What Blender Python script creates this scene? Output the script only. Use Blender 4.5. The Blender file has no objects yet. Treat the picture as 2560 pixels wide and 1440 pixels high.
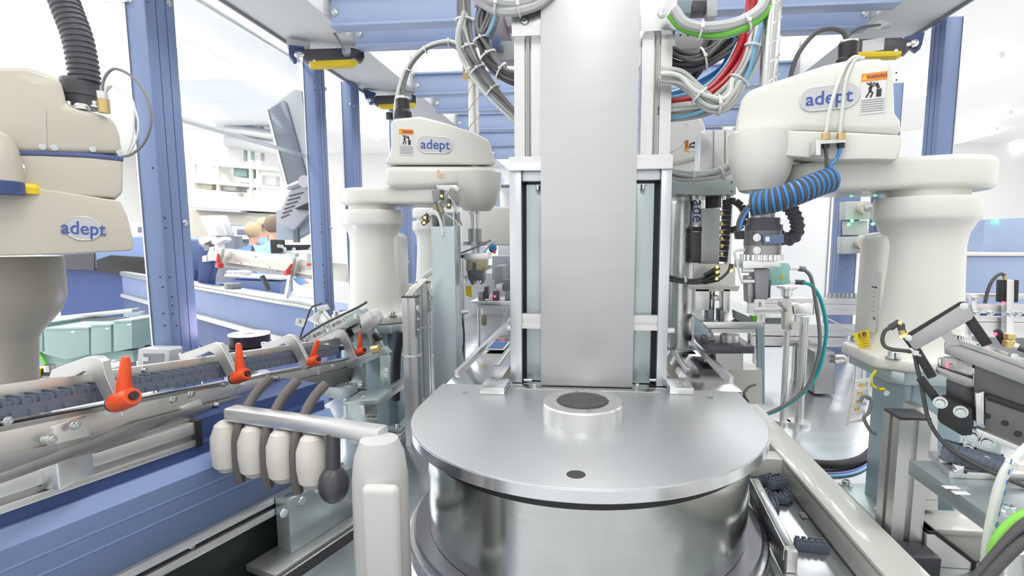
import bpy, bmesh, math, random
from mathutils import Vector, Matrix
random.seed(4)
sc = bpy.context.scene
COL = sc.collection
PI = math.pi
# ------------------------------------------------------------------ camera
F, PX, PY, VX, VY, H = 1309.0, 1350.0, 746.0, 1480.0, 600.0, 1.4
PIT = math.atan((PY - VY) / F); YAW = math.atan((VX - PX) * math.cos(PIT) / F)
cam_data = bpy.data.cameras.new('camera'); cam = bpy.data.objects.new('camera', cam_data); COL.objects.link(cam)
cam.location = (0, 0, H); cam.rotation_euler = (PI / 2 - PIT, 0, YAW)
cam_data.sensor_width = 36; cam_data.lens = F / 2560 * 36
cam_data.shift_x = -(PX - 1280) / 2560; cam_data.shift_y = (PY - 720) / 2560
cam_data.clip_start = 0.02; cam_data.clip_end = 60
sc.camera = cam
# ------------------------------------------------------------------ world, exposure, lamps
w = bpy.data.worlds.new('world'); sc.world = w; w.use_nodes = True
w.node_tree.nodes['Background'].inputs[0].default_value = (0.95, 0.97, 1, 1)
w.node_tree.nodes['Background'].inputs[1].default_value = 0.6
sc.view_settings.view_transform = 'Standard'; sc.view_settings.look = 'None'
sc.view_settings.gamma = 1; sc.view_settings.exposure = 0.30
sc.cycles.use_denoising = True
sc.cycles.max_bounces = 8; sc.cycles.diffuse_bounces = 5; sc.cycles.glossy_bounces = 4
sc.cycles.transmission_bounces = 6; sc.cycles.transparent_max_bounces = 12
sc.cycles.caustics_reflective = False; sc.cycles.caustics_refractive = False
sc.cycles.sample_clamp_indirect = 6
LAMPS = [(-8.0, 4.5, 0.5, 12, 190), (-4.9, 4.0, 0.5, 12, 160), (-2.3, 3.2, 0.5, 10, 85), (0.0, 3.0, 0.5, 10, 80), (2.2, 3.2, 0.5, 10, 85), (5.0, 4.0, 0.5, 12, 80), (7.8, 4.5, 0.5, 12, 70)]
for i, (x, y, a, b, p) in enumerate(LAMPS):  # soft fill lamps added under the ceiling to brighten the room evenly
    l = bpy.data.lights.new('ceiling_fill', 'AREA'); l.shape = 'RECTANGLE'; l.size = a; l.size_y = b
    l.energy = p; l.color = (1, 0.99, 0.97)
    o = bpy.data.objects.new('ceiling_fill', l); COL.objects.link(o); o.location = (x, y, 3.36)
V = lambda *a: Vector(a)
# ------------------------------------------------------------------ pixel -> place
FW = Vector((-math.sin(YAW) * math.cos(PIT), math.cos(YAW) * math.cos(PIT), -math.sin(PIT)))
RT = Vector((math.cos(YAW), math.sin(YAW), 0)); UP = RT.cross(FW)
EYE = Vector((0, 0, H))
def ray(px, py): return RT * ((px - PX) / F) + UP * ((PY - py) / F) + FW
def at(px, py, Y):
    v = ray(px, py); return EYE + v * (Y / v.y)
def az(px, py, z):
    v = ray(px, py); return EYE + v * ((z - H) / v.z)
def ax(px, py, x):
    v = ray(px, py); return EYE + v * (x / v.x)
def apl(px, py, p0, n):
    v = ray(px, py); return EYE + v * ((p0 - EYE).dot(n) / v.dot(n))
def face_frame(px, py, Y):
    '''upright plane through that place, turned to face the eye: (point, normal away from the eye, right)'''
    v = ray(px, py); n = V(v.x, v.y, 0).normalized(); return at(px, py, Y), n, V(n.y, -n.x, 0)
# ------------------------------------------------------------------ materials
MATS = {}
def mat(name, col, rough=0.45, metal=0.0, var=0.0, scale=30, stretch=None, bump=0.0, emit=0.0, coat=0.0, emitcol=None, tr=0.0):
    if name in MATS: return MATS[name]
    m = bpy.data.materials.new(name); m.use_nodes = True; nt = m.node_tree; b = nt.nodes['Principled BSDF']
    c = (*col, 1)
    b.inputs['Base Color'].default_value = c; b.inputs['Roughness'].default_value = rough; b.inputs['Metallic'].default_value = metal
    b.inputs['Coat Weight'].default_value = coat
    if tr: b.inputs['Transmission Weight'].default_value = tr
    if emit:
        b.inputs['Emission Color'].default_value = (*(emitcol or col), 1); b.inputs['Emission Strength'].default_value = emit
    if var or bump:
        tc = nt.nodes.new('ShaderNodeTexCoord'); mp = nt.nodes.new('ShaderNodeMapping'); nz = nt.nodes.new('ShaderNodeTexNoise')
        nt.links.new(tc.outputs['Object'], mp.inputs[0]); nt.links.new(mp.outputs[0], nz.inputs[0])
        nz.inputs['Scale'].default_value = scale; nz.inputs['Detail'].default_value = 4
        if stretch: mp.inputs['Scale'].default_value = stretch
        if var:
            mx = nt.nodes.new('ShaderNodeMix'); mx.data_type = 'RGBA'
            mx.inputs[6].default_value = tuple(min(1, v * (1 + var)) for v in col) + (1,)
            mx.inputs[7].default_value = tuple(v * (1 - var) for v in col) + (1,)
            nt.links.new(nz.outputs[0], mx.inputs[0]); nt.links.new(mx.outputs[2], b.inputs['Base Color'])
            mr = nt.nodes.new('ShaderNodeMapRange'); mr.inputs[3].default_value = max(0.03, rough - 0.08); mr.inputs[4].default_value = min(1, rough + 0.1)
            nt.links.new(nz.outputs[0], mr.inputs[0]); nt.links.new(mr.outputs[0], b.inputs['Roughness'])
        if bump:
            bp = nt.nodes.new('ShaderNodeBump'); bp.inputs['Strength'].default_value = bump; bp.inputs['Distance'].default_value = 0.002
            nt.links.new(nz.outputs[0], bp.inputs['Height']); nt.links.new(bp.outputs[0], b.inputs['Normal'])
    MATS[name] = m; return m
WHITE = mat('white_lacquer', (.80, .80, .745), .32, coat=.3, var=.015, scale=6)
CREAM = mat('cream_tinted_lacquer', (.60, .565, .48), .35, coat=.3, var=.02, scale=5)  # warm light on the white robot put into the colour; also plain cream parts
CREAM2 = mat('cream_tinted_cast', (.45, .43, .36), .4, var=.03, scale=8)  # same warm light tint painted into the robot column
BLUE = mat('blue_paint', (.18, .25, .445), .38, var=.05, scale=3)
BLUE2 = mat('pale_blue_paint', (.38, .47, .68), .4, var=.05, scale=3)
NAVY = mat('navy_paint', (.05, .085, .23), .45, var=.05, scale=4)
ALU = mat('anodised_aluminium', (.72, .72, .71), .36, .9, var=.06, scale=12, stretch=(1, 1, 8))
ALUF = mat('milled_aluminium', (.80, .80, .80), .28, 1., var=.06, scale=9, stretch=(1, 14, 1))
ALUD = mat('dark_aluminium', (.36, .36, .36), .34, 1., var=.08, scale=14)
STEEL = mat('brushed_steel', (.60, .61, .60), .24, 1., var=.08, scale=40, stretch=(1, 1, 20))
DRUM = mat('turned_steel', (.62, .64, .62), .16, 1., var=.07, scale=9, stretch=(.4, .4, 40))
PLATE = mat('ground_steel_plate', (.66, .67, .68), .40, .9, var=.05, scale=14, stretch=(1, 16, 1))
COVER = mat('satin_cover_sheet', (.63, .63, .64), .42, .6, var=.03, scale=5, stretch=(1, 1, 8))
ZINC = mat('zinc_plated_steel', (.50, .575, .58), .34, .7, var=.14, scale=7, bump=.1)
PED = mat('pedestal_paint', (.36, .48, .54), .3, .25, var=.07, scale=4)
CASE = mat('galvanised_cheek', (.66, .70, .72), .32, .8, var=.07, scale=5)
GREY = mat('grey_plastic', (.30, .31, .33), .5)
LGREY = mat('light_grey_plastic', (.55, .56, .57), .5)
DGREY = mat('dark_grey_anodised', (.085, .085, .095), .38, .3, var=.08, scale=30)
BLACK = mat('black_plastic', (.018, .018, .02), .42)
BLACK2 = mat('black_rubber', (.03, .03, .033), .6)
SLOT = mat('slot_shadow_rubber', (.05, .055, .055), .6)
YELLOW = mat('yellow_plastic', (.90, .66, .02), .4)
ORANGE = mat('orange_plastic', (.90, .10, .025), .38)
RED = mat('red_tube', (.50, .02, .03), .25)
BTUBE = mat('blue_tube', (.05, .25, .65), .25)
SKY = mat('clear_blue_tube', (.25, .55, .80), .2)
GTUBE = mat('grey_tube', (.60, .62, .60), .3)
WTUBE = mat('milky_tube', (.78, .80, .76), .25)
DCAB = mat('charcoal_cable', (.085, .083, .085), .5)
MCAB = mat('mid_grey_cable', (.22, .22, .235), .5)
GREEN = mat('green_cable', (.17, .55, .07), .4)
TEAL = mat('teal_cable', (.02, .42, .44), .35)
MINT = mat('mint_housing', (.36, .70, .66), .4)
SAGE = mat('sage_enamel', (.26, .38, .36), .45, var=.06, scale=5)
TIE = mat('white_nylon', (.85, .85, .84), .35)
PAPER = mat('label_paper', (.80, .80, .80), .55)
INK = mat('label_ink', (.04, .04, .05), .6)
LOGO = mat('logo_blue', (.07, .12, .38), .4)
BADGE = mat('silver_badge', (.56, .57, .60), .35, .5)
WORANGE = mat('warning_orange', (.90, .28, .05), .5)
CONN = mat('slate_connector', (.155, .185, .24), .45)
BRASS = mat('brass', (.62, .48, .22), .35, .9)
GOLD = mat('bronze_anodised', (.34, .31, .22), .38, .6)
WALL = mat('wall_paint', (.88, .885, .88), .6)
CEIL = mat('ceiling_panel_white', (.94, .94, .94), .6)
FLOOR = mat('grey_floor_coating', (.84, .845, .85), .3, var=.02, scale=2)
BED = mat('machine_bed_sheet', (.66, .68, .70), .22, .9, var=.10, scale=16, bump=.15)
LEDG = mat('led_green', (.05, .9, .3), .4, emit=4, emitcol=(.1, 1, .3))
LEDY = mat('led_yellow', (.9, .8, .1), .4, emit=3, emitcol=(.9, 1, .1))
LEDO = mat('led_orange', (.9, .4, .1), .4, emit=4, emitcol=(1, .45, .08))
LEDR = mat('led_red', (.9, .05, .1), .4, emit=4, emitcol=(1, .05, .1))
LAMP = mat('luminaire_diffuser', (1, 1, 1), .4, emit=9, emitcol=(1, .995, .98))
RING = mat('ring_light_diffuser', (1, .98, 1), .4, emit=5, emitcol=(.97, .9, 1))
SCREEN = mat('screen_glow', (.8, .9, .9), .4, emit=1.0, emitcol=(.85, .95, .97))
SKIN = mat('skin', (.75, .42, .30), .5)
HAIR = mat('blond_hair', (.58, .44, .25), .6, var=.2, scale=60)
HAIR2 = mat('brown_hair', (.24, .17, .12), .6, var=.2, scale=60)
SCRUB = mat('blue_overall_cloth', (.16, .30, .78), .7, var=.05, scale=10)
SCRUB2 = mat('light_blue_overall_cloth', (.30, .50, .85), .7, var=.05, scale=10)
PURPLE = mat('purple_band', (.25, .10, .35), .5)
PEACH = mat('peach_sticker', (.85, .60, .40), .5)
def glass_mat():
    m = bpy.data.materials.new('clear_guard_panel'); m.use_nodes = True; nt = m.node_tree
    for n in list(nt.nodes): nt.nodes.remove(n)
    out = nt.nodes.new('ShaderNodeOutputMaterial'); mx = nt.nodes.new('ShaderNodeMixShader'); fr = nt.nodes.new('ShaderNodeLayerWeight')
    tb = nt.nodes.new('ShaderNodeBsdfTransparent'); gl = nt.nodes.new('ShaderNodeBsdfGlossy'); gl.inputs['Roughness'].default_value = 0.01
    tb.inputs[0].default_value = (.97, .985, .985, 1); fr.inputs[0].default_value = .25
    mx.inputs[0].default_value = .08; nt.links.new(tb.outputs[0], mx.inputs[1]); nt.links.new(gl.outputs[0], mx.inputs[2]); nt.links.new(mx.outputs[0], out.inputs[0])
    return m
GLASS = glass_mat()
CLEAR = GLASS
# ------------------------------------------------------------------ mesh builder
def V(*a): return Vector(a)
def smooth_path(pts, n=6):
    pts = [Vector(p) for p in pts]
    if len(pts) < 3: return pts
    P = [pts[0] * 2 - pts[1]] + pts + [pts[-1] * 2 - pts[-2]]; out = []
    for i in range(1, len(P) - 2):
        a, b, c, d = P[i - 1:i + 3]
        for k in range(n):
            t = k / n
            out.append(0.5 * ((2 * b) + (c - a) * t + (2 * a - 5 * b + 4 * c - d) * t * t + (3 * b - a - 3 * c + d) * t ** 3))
    out.append(pts[-1]); return out
def frame_of(d, up=None):
    d = d.normalized(); u = Vector(up) if up is not None else Vector((0, 0, 1))
    if abs(d.dot(u)) > .98: u = Vector((0, 1, 0))
    s = d.cross(u).normalized(); return s, s.cross(d).normalized()
class B:
    def __init__(s): s.bm = bmesh.new(); s.flat = True
    def _bev(s, geom_v, off, seg=2, minang=.5):
        if off <= 0: return
        es = [e for e in {e for v in geom_v for e in v.link_edges} if len(e.link_faces) == 2 and e.calc_face_angle(0) > minang]
        if es: bmesh.ops.bevel(s.bm, geom=es, offset=off, segments=seg, affect='EDGES', profile=.5, clamp_overlap=True)
    def hull(s, ring0, ring1, bev=0, seg=2):
        n = len(ring0); a = [s.bm.verts.new(p) for p in ring0]; b = [s.bm.verts.new(p) for p in ring1]
        fs = [s.bm.faces.new(a[::-1]), s.bm.faces.new(b)]
        for i in range(n): fs.append(s.bm.faces.new((a[i], a[(i + 1) % n], b[(i + 1) % n], b[i])))
        bmesh.ops.recalc_face_normals(s.bm, faces=fs)
        s._bev(a + b, bev, seg); return s
    def box(s, x0, x1, y0, y1, z0, z1, bev=0, seg=2):
        r = lambda z: [V(x0, y0, z), V(x1, y0, z), V(x1, y1, z), V(x0, y1, z)]
        return s.hull(r(z0), r(z1), bev, seg)
    def bar(s, p0, p1, w_, h_, up=None, bev=0, off=(0, 0)):
        p0, p1 = Vector(p0), Vector(p1); a, b = frame_of(p1 - p0, up)
        o = a * off[0] + b * off[1]
        q = lambda p: [p + o + a * (sx * w_ / 2) + b * (sz * h_ / 2) for sx, sz in ((-1, -1), (1, -1), (1, 1), (-1, 1))]
        return s.hull(q(p0), q(p1), bev)
    def prof(s, p0, p1, w_, h_, up=None, slot=.006, depth=.004, nw=1, nh=1):
        p0, p1 = Vector(p0), Vector(p1); a, b = frame_of(p1 - p0, up)
        def side(L, D, n):
            out = [(-L / 2, -D / 2)]
            for k in range(n):
                c = -L / 2 + L * (k + .5) / n
                out += [(c - slot / 2, -D / 2), (c - slot / 2, -D / 2 + depth), (c + slot / 2, -D / 2 + depth), (c + slot / 2, -D / 2)]
            return out
        poly = side(w_, h_, nw) + [(-y, x) for x, y in side(h_, w_, nh)] + [(-x, -y) for x, y in side(w_, h_, nw)] + [(y, -x) for x, y in side(h_, w_, nh)]
        return s.hull([p0 + a * x + b * y for x, y in poly], [p1 + a * x + b * y for x, y in poly])
    def prism(s, pts, n, depth, bev=0, seg=2):
        n = Vector(n).normalized() * depth
        return s.hull([Vector(p) for p in pts], [Vector(p) + n for p in pts], bev, seg)
    def slab(s, px, Y, depth, bev=0, seg=2):
        return s.prism([at(x, y, Y) for x, y in px], (0, 1, 0), depth, bev, seg)
    def oslab(s, px, fr, depth, bev=0, seg=2, off=0):
        p0, n, r = fr
        return s.prism([apl(x, y, p0 + n * off, n) for x, y in px], n, depth, bev, seg)
    def cyl(s, p0, p1, r0, r1=None, seg=24, bev=0):
        p0, p1 = Vector(p0), Vector(p1); r1 = r0 if r1 is None else r1; a, b = frame_of(p1 - p0)
        q = lambda p, r: [p + a * (math.cos(t) * r) + b * (math.sin(t) * r) for t in (2 * PI * k / seg for k in range(seg))]
        s.hull(q(p0, r0), q(p1, r1)); s.flat = False
        return s
    def ring(s, p0, p1, ro, ri, seg=40):
        p0, p1 = Vector(p0), Vector(p1); a, b = frame_of(p1 - p0); bm = s.bm; R = []
        for p, r in ((p0, ro), (p1, ro), (p1, ri), (p0, ri)):
            R.append([bm.verts.new(p + a * (math.cos(2 * PI * k / seg) * r) + b * (math.sin(2 * PI * k / seg) * r)) for k in range(seg)])
        fs = []
        for i in range(4):
            A, C = R[i], R[(i + 1) % 4]
            for k in range(seg): fs.append(bm.faces.new((A[k], A[(k + 1) % seg], C[(k + 1) % seg], C[k])))
        bmesh.ops.recalc_face_normals(bm, faces=fs); s.flat = False; return s
    def lathe(s, c, prof, seg=48, axis=None):
        c = Vector(c); ax_ = Vector(axis).normalized() if axis is not None else V(0, 0, 1); a, b = frame_of(ax_)
        bm = s.bm; rings = []
        for r, z in prof:
            if r < 1e-6: rings.append([bm.verts.new(c + ax_ * z)])
            else: rings.append([bm.verts.new(c + ax_ * z + a * (math.cos(2 * PI * k / seg) * r) + b * (math.sin(2 * PI * k / seg) * r)) for k in range(seg)])
        fs = []
        for A, C in zip(rings, rings[1:]):
            for k in range(seg):
                k2 = (k + 1) % seg
                if len(A) == 1 and len(C) == 1: continue
                if len(A) == 1: fs.append(bm.faces.new((A[0], C[k2], C[k])))
                elif len(C) == 1: fs.append(bm.faces.new((A[k], A[k2], C[0])))
                else: fs.append(bm.faces.new((A[k], A[k2], C[k2], C[k])))
        for R in (rings[0], rings[-1]):
            if len(R) > 1: fs.append(bm.faces.new(R))
        bmesh.ops.recalc_face_normals(bm, faces=fs); s.flat = False; return s
    def tube(s, pts, r, seg=10, n=6, raw=False):
        P = [Vector(p) for p in pts] if raw else smooth_path(pts, n)
        bm = s.bm; rings = []; a = None
        for i, p in enumerate(P):
            d = (P[min(i + 1, len(P) - 1)] - P[max(i - 1, 0)])
            if d.length < 1e-9: continue
            d.normalize()
            if a is None: a, b = frame_of(d)
            else:
                a = (a - d * a.dot(d)); a.normalize(); b = a.cross(d)
            rr = r[i] if isinstance(r, (list, tuple)) else r
            rings.append([bm.verts.new(p + a * (math.cos(2 * PI * k / seg) * rr) + b * (math.sin(2 * PI * k / seg) * rr)) for k in range(seg)])
        fs = []
        for A, C in zip(rings, rings[1:]):
            for k in range(seg): fs.append(bm.faces.new((A[k], A[(k + 1) % seg], C[(k + 1) % seg], C[k])))
        fs.append(bm.faces.new(rings[0])); fs.append(bm.faces.new(rings[-1]))
        bmesh.ops.recalc_face_normals(bm, faces=fs); s.flat = False; return s
    def sphere(s, c, r, sx=1, sy=1, sz=1, seg=20):
        m = Matrix.Translation(Vector(c)) @ Matrix.Diagonal((r * sx, r * sy, r * sz, 1))
        bmesh.ops.create_uvsphere(s.bm, u_segments=seg, v_segments=seg // 2 + 2, radius=1, matrix=m); s.flat = False; return s
    def obj(s, name, m, parent=None, **tags):
        me = bpy.data.meshes.new(name)
        off = Vector((0, 0, 0))
        if parent is not None: off = wloc(parent)
        else:
            n = len(s.bm.verts)
            if n:
                xs = [v.co for v in s.bm.verts]
                off = V(sum(v.x for v in xs) / n, sum(v.y for v in xs) / n, min(v.z for v in xs))
        for v in s.bm.verts: v.co -= off
        s.bm.to_mesh(me)
        for p in me.polygons: p.use_smooth = True
        s.bm.free()
        try: me.set_sharp_from_angle(angle=.55)
        except Exception: pass
        me.materials.append(m)
        o = bpy.data.objects.new(name, me); COL.objects.link(o)
        if parent is not None: o.parent = parent
        else: o.location = off
        for k, v in tags.items(): o[k] = v
        return o
def wloc(o):
    v = Vector(o.location)
    while o.parent is not None: o = o.parent; v += o.location
    return v
def tag(o, label, cat, group=None):
    o['label'] = label; o['category'] = cat
    if group: o['group'] = group
    return o
def thing(name, label, cat, loc=(0, 0, 0), group=None):
    o = bpy.data.objects.new(name, None); COL.objects.link(o); o.location = loc; o.empty_display_size = .05
    return tag(o, label, cat, group)
def struct(o): o['kind'] = 'structure'; return o
def text(s, size, p, n, right, m, parent, name='lettering', squash=1.0, shear=0.0, thick=.0004, bold=0.0, label=None, align='CENTER'):
    """lettering as a thin mesh on a surface: centre p, facing n, reading along right"""
    cu = bpy.data.curves.new('t', 'FONT'); cu.body = s; cu.size = size; cu.align_x = align; cu.align_y = 'CENTER'; cu.extrude = thick; cu.offset = bold; cu.resolution_u = 3
    t = bpy.data.objects.new('t', cu); COL.objects.link(t)
    me = bpy.data.meshes.new_from_object(t.evaluated_get(bpy.context.evaluated_depsgraph_get()))
    bpy.data.objects.remove(t)
    n = Vector(n).normalized(); r = Vector(right); r = (r - n * r.dot(n)).normalized(); u = n.cross(r)
    M = Matrix((( r.x * squash, u.x, n.x), (r.y * squash, u.y, n.y), (r.z * squash, u.z, n.z))).to_4x4()
    base = Vector(p) - (wloc(parent) if parent else V(0, 0, 0))
    M.translation = base
    me.transform(M); me.materials.append(m)
    o = bpy.data.objects.new(name, me); COL.objects.link(o)
    if parent: o.parent = parent
    if label: o['label'] = label
    return o
def quad(s_, p, n, right, w_, h_, m, parent, name, t=.0006, label=None):
    """thin plate centred on p, facing n"""
    n = Vector(n).normalized(); r = Vector(right); r = (r - n * r.dot(n)).normalized(); u = n.cross(r); p = Vector(p)
    b = B().prism([p + r * (a * w_ / 2) + u * (c * h_ / 2) for a, c in ((-1, -1), (1, -1), (1, 1), (-1, 1))], n, t)
    o = b.obj(name, m, parent)
    if label: o['label'] = label
    return o
SCREWMESH = {}
def screw(p, n, r, parent, m=None, name='screw', h=None):
    """socket head cap screw with washer and hexagon recess; shares its mesh between copies of one size"""
    m = m or ZINCS; h = h or r * 1.1
    key = (round(r, 5), round(h, 5), m.name)
    if key not in SCREWMESH:
        b = B(); b.cyl((0, 0, 0), (0, 0, r * .22), r * 1.45, seg=18)
        b.lathe((0, 0, r * .22), [(r, 0), (r, h * .9), (r * .92, h), (r * .55, h), (r * .5, h * .5), (0, h * .5)], 18)
        me = bpy.data.meshes.new('screw'); b.bm.to_mesh(me); b.bm.free()
        for q in me.polygons: q.use_smooth = True
        try: me.set_sharp_from_angle(angle=.6)
        except Exception: pass
        me.materials.append(m); SCREWMESH[key] = me
    o = bpy.data.objects.new(name, SCREWMESH[key]); COL.objects.link(o)
    o.rotation_euler = Vector(n).to_track_quat('Z', 'Y').to_euler()
    o.location = Vector(p) - (wloc(parent) if parent else V(0, 0, 0))
    if parent: o.parent = parent
    return o
ZINCS = mat('bright_zinc', (.66, .70, .70), .22, 1.)
def tie(p, d, r, parent, m=None, t=.004, name='cable_tie'):
    d = Vector(d).normalized(); p = Vector(p)
    b = B().ring(p - d * t / 2, p + d * t / 2, r + .0015, r * .9, 18); a, c = frame_of(d)
    b.box(*[v for q in zip(p - V(.004, .004, .004) + a * (r + .003), p + V(.004, .004, .004) + a * (r + .003)) for v in q])
    return b.obj(name, m or TIE, parent)
def copy_tree(o, dv, label=None, group=None, parent=None):
    c = o.copy(); COL.objects.link(c)
    if parent is None: c.location = o.location + Vector(dv)
    else: c.parent = parent
    if label: c['label'] = label
    if group: c['group'] = group
    for ch in list(o.children):
        copy_tree(ch, (0, 0, 0), parent=c)
    return c
# ================================================================== the room
def wallbox(name, *a, m=WALL):
    return struct(B().box(*a).obj(name, m))
wallbox('floor', -11.2, 9.7, -3.2, 12.2, -.1, 0, m=FLOOR)
wallbox('ceiling', -11.2, 9.7, -3.2, 12.2, 3.4, 3.5, m=CEIL)
wallbox('wall_back', -11.2, 9.7, 12.0, 12.2, 0, 3.4)
wallbox('wall_left', -11.2, -11.0, -3.2, 12.0, 0, 3.4)
wallbox('wall_right', 9.5, 9.7, -3.2, 12.0, 0, 3.4)
wallbox('wall_front', -11.0, 9.5, -3.2, -3.0, 0, 3.4)
# strip luminaires along the line, most built in place of streaks reflected in glass
def strip(px0, py0, px1, py1, label, zz=3.32, wd=.035, group='ceiling strip lights and strip light reflections'):
    a = az(px0, py0, zz); b = az(px1, py1, zz); x = (a.x + b.x) / 2
    y0, y1 = sorted((a.y, b.y)); y1 = min(y1, 11.9)
    t = thing('strip_light_or_reflection', label, 'ceiling light', (x, y0, zz), group)
    B().box(x - wd * .8, x + wd * .8, y0, y1, zz + .02, 3.4, .004).obj('housing', WALL, t)
    B().box(x - wd, x + wd, y0 + .01, y1 - .01, zz - .015, zz + .02, .01).obj('diffuser', LAMP, t)
    return t
STR = [(240, 30, 960, 350, 'longest strip light reflection, running behind the big blue post and the tilted monitor'),
 (262, 232, 400, 271, 'short strip light reflection beside the corrugated hose of the cream tinted robot'),
 (414, 276, 540, 312, 'short strip light reflection seen just beyond the nearest blue post'),
 (300, 335, 400, 352, 'low strip light reflection beside the side of the cream tinted robot housing'),
 (818, 0, 921, 83, 'ceiling strip light crossing the nearest blue cross beam'),
 (968, 122, 1062, 210, 'ceiling strip light under the arched cable of the white logo robot'),
 (1120, 275, 1168, 310, 'small ceiling strip light near the header beam and ball screw'),
 (1208, 333, 1256, 374, 'small ceiling strip light just above the round end of the logo robot'),
 (768, 378, 802, 388, 'tiny strip light reflection crossing the second blue post'),
 (510, 0, 562, 30, 'ceiling strip light above the header beam by the nearest post'),
 (2150, 0, 1735, 395, 'long strip light reflection passing behind the white robot with orange warning label'),
 (2502, 150, 2302, 240, 'topmost strip light reflection beyond the safety switch with white label'),
 (2530, 290, 2396, 328, 'strip light reflection second from top on the bare wall side'),
 (2492, 330, 2388, 358, 'strip light reflection third from top on the bare wall side'),
 (2512, 372, 2384, 402, 'strip light reflection fourth from top on the bare wall side')]
for a in STR: strip(*a)
# machine cabinet carrying the bed sheet
t = thing('machine_bed', 'bright sheet metal machine bed under the round steel turntable', 'machine bed', (0, 2.5, 0))
b = B(); b.box(-.66, 1.6, -.2, 6.4, .69, .72, .004); b.box(-1.10, -.661, 1.22, 6.4, .69, .72, .004); b.obj('bed_sheet', BED, t)
B().box(-.62, 1.55, -.15, 6.3, .12, .69, .01).obj('cabinet', BLUE, t); B().box(-1.06, -.63, 1.3, 6.3, .12, .69, .01).obj('cabinet', BLUE, t)
for x in (-.5, 1.4):
    for y in (0, 3, 6): B().cyl((x, y, 0), (x, y, .12), .04).obj('foot', GREY, t)
# long aluminium deck behind the column, top at 1.0 m
t = thing('transfer_deck', 'long shiny aluminium transfer deck running back behind the press column', 'conveyor', (0, 3, .72))
B().box(-.405, .405, 1.405, 5.2, .976, .998, .002).obj('deck_plate', mat('polished_deck', (.62, .62, .62), .13, 1., var=.12, scale=5, stretch=(1, .1, 1)), t)
B().box(-.385, .385, 1.63, 5.18, .72, .976).obj('deck_body', ALU, t)
for x in (-.30, .30):
    B().box(x - .008, x + .008, 1.62, 5.1, .998, 1.006, .002).obj('guide_rail', STEEL, t)
for x in (-.245, .245):
    B().box(x - .012, x + .012, 1.45, 5.1, .998, 1.001).obj('guide_groove', mat('bronze_strip', (.20, .18, .13), .3, .8), t)
for x in (-.40, .40):
    B().box(x - .006, x + .006, 1.5, 5.15, .9, 1.012, .001).obj('edge_guide', ALU, t)
for sx, px, nm in ((-1, 1246, 'blue name plate lying on the deck beside the robot tool side'), (1, 1710, 'blue name plate lying on the deck beside the steel cylinder')):
    c = az(px, 864, 1.008)
    g = thing('name_plate', nm, 'plate', (c.x, c.y, 1.0), 'blue name plates on the deck')
    B().box(c.x - .034, c.x + .034, c.y - .075, c.y + .075, 1.006, 1.010, .001).obj('base', PAPER, g)
    B().box(c.x - .028, c.x + .028, c.y - .066, c.y + .066, 1.010, 1.011).obj('face', mat('name_plate_blue', (.05, .14, .36), .4), g)
# ================================================================== turntable
CX, CY, R = -.012, 1.212, .402
t = thing('rotary_turntable', 'large round brushed steel turntable with a ringed hub on top', 'turntable', (CX, CY, .72))
TT = t
def dshape(r, yb, n=64):
    pts = [V(CX + r * math.cos(a), CY + r * math.sin(a), 0) for a in (PI + PI * k / n for k in range(n + 1))]
    return pts + [V(CX + r, yb, 0), V(CX - r, yb, 0)]
o = B().prism([p + V(0, 0, .974) for p in dshape(R, 1.40, 128)], (0, 0, 1), .026, .0022).obj('top_plate', PLATE, t)
rb = B(); NS = 160; loops = []
for rr, zz in ((R - .001, .9765), (R + .0007, .9765), (R + .0007, .9972), (R - .001, .9978)):
    loops.append([rb.bm.verts.new(p + V(0, 0, zz)) for p in dshape(rr, 1.399, NS)[:NS + 1]])
for L0, L1 in zip(loops, loops[1:]):
    for k in range(NS): rb.bm.faces.new((L0[k], L0[k + 1], L1[k + 1], L1[k]))
bmesh.ops.recalc_face_normals(rb.bm, faces=rb.bm.faces[:])
rb.obj('polished_rim', mat('polished_rim', (.86, .87, .88), .2, 1., var=.04, scale=6), t)
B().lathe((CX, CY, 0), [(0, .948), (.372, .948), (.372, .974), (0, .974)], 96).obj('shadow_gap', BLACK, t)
B().lathe((CX, CY, 0), [(.360, .762), (.3675, .764), (.3675, .946), (.364, .9475), (.30, .9475)], 128).obj('drum', DRUM, t)
B().lathe((CX, CY, 0), [(.30, .748), (.402, .748), (.402, .757), (.398, .762), (.30, .762)], 128).obj('base_ring', mat('grey_ring', (.30, .30, .33), .35, .7), t)
B().lathe((CX, CY, 0), [(.30, .72), (.414, .72), (.414, .744), (.410, .748), (.30, .748)], 128).obj('foot_ring', ALUF, t)
h = az(1456, 1045, 1.0); hx, hy = h.x, h.y
B().lathe((hx, hy, 1.0), [(.058, 0), (.0915, 0), (.0915, .037), (.089, .0405), (.0585, .0405), (.0575, .034)], 96).obj('hub_ring', ALUF, t)
B().lathe((hx, hy, 1.0), [(0, .036), (.056, .036), (.0575, .039), (.0565, .043), (.048, .0445), (0, .0445)], 64).obj('hub_cap', mat('hub_cap_grey', (.10, .10, .105), .45, .4, var=.2, scale=60), t)
for k in range(4):
    a = PI / 4 * 2 * k + .2
    B().lathe((hx + .074 * math.cos(a), hy + .074 * math.sin(a), 1.0403), [(0, .0006), (.0052, .0006), (.0055, 0)], 18).obj('hub_screw', GREY if k % 2 else ZINC, t)
h = az(1440, 1186, 1.0)
B().lathe((h.x, h.y, 1.0), [(0, .0005), (.0155, .0005), (.0165, 0)], 32).obj('plug', mat('plug_grey', (.05, .05, .05), .5), t)
for px, py in ((1165, 981), (1777, 995), (1700, 974)):
    h = az(px, py, 1.0); B().lathe((h.x, h.y, 1.0), [(.003, .0003), (.009, .0004), (.0105, 0)], 24).obj('countersunk_screw', ZINCS, t)
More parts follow.
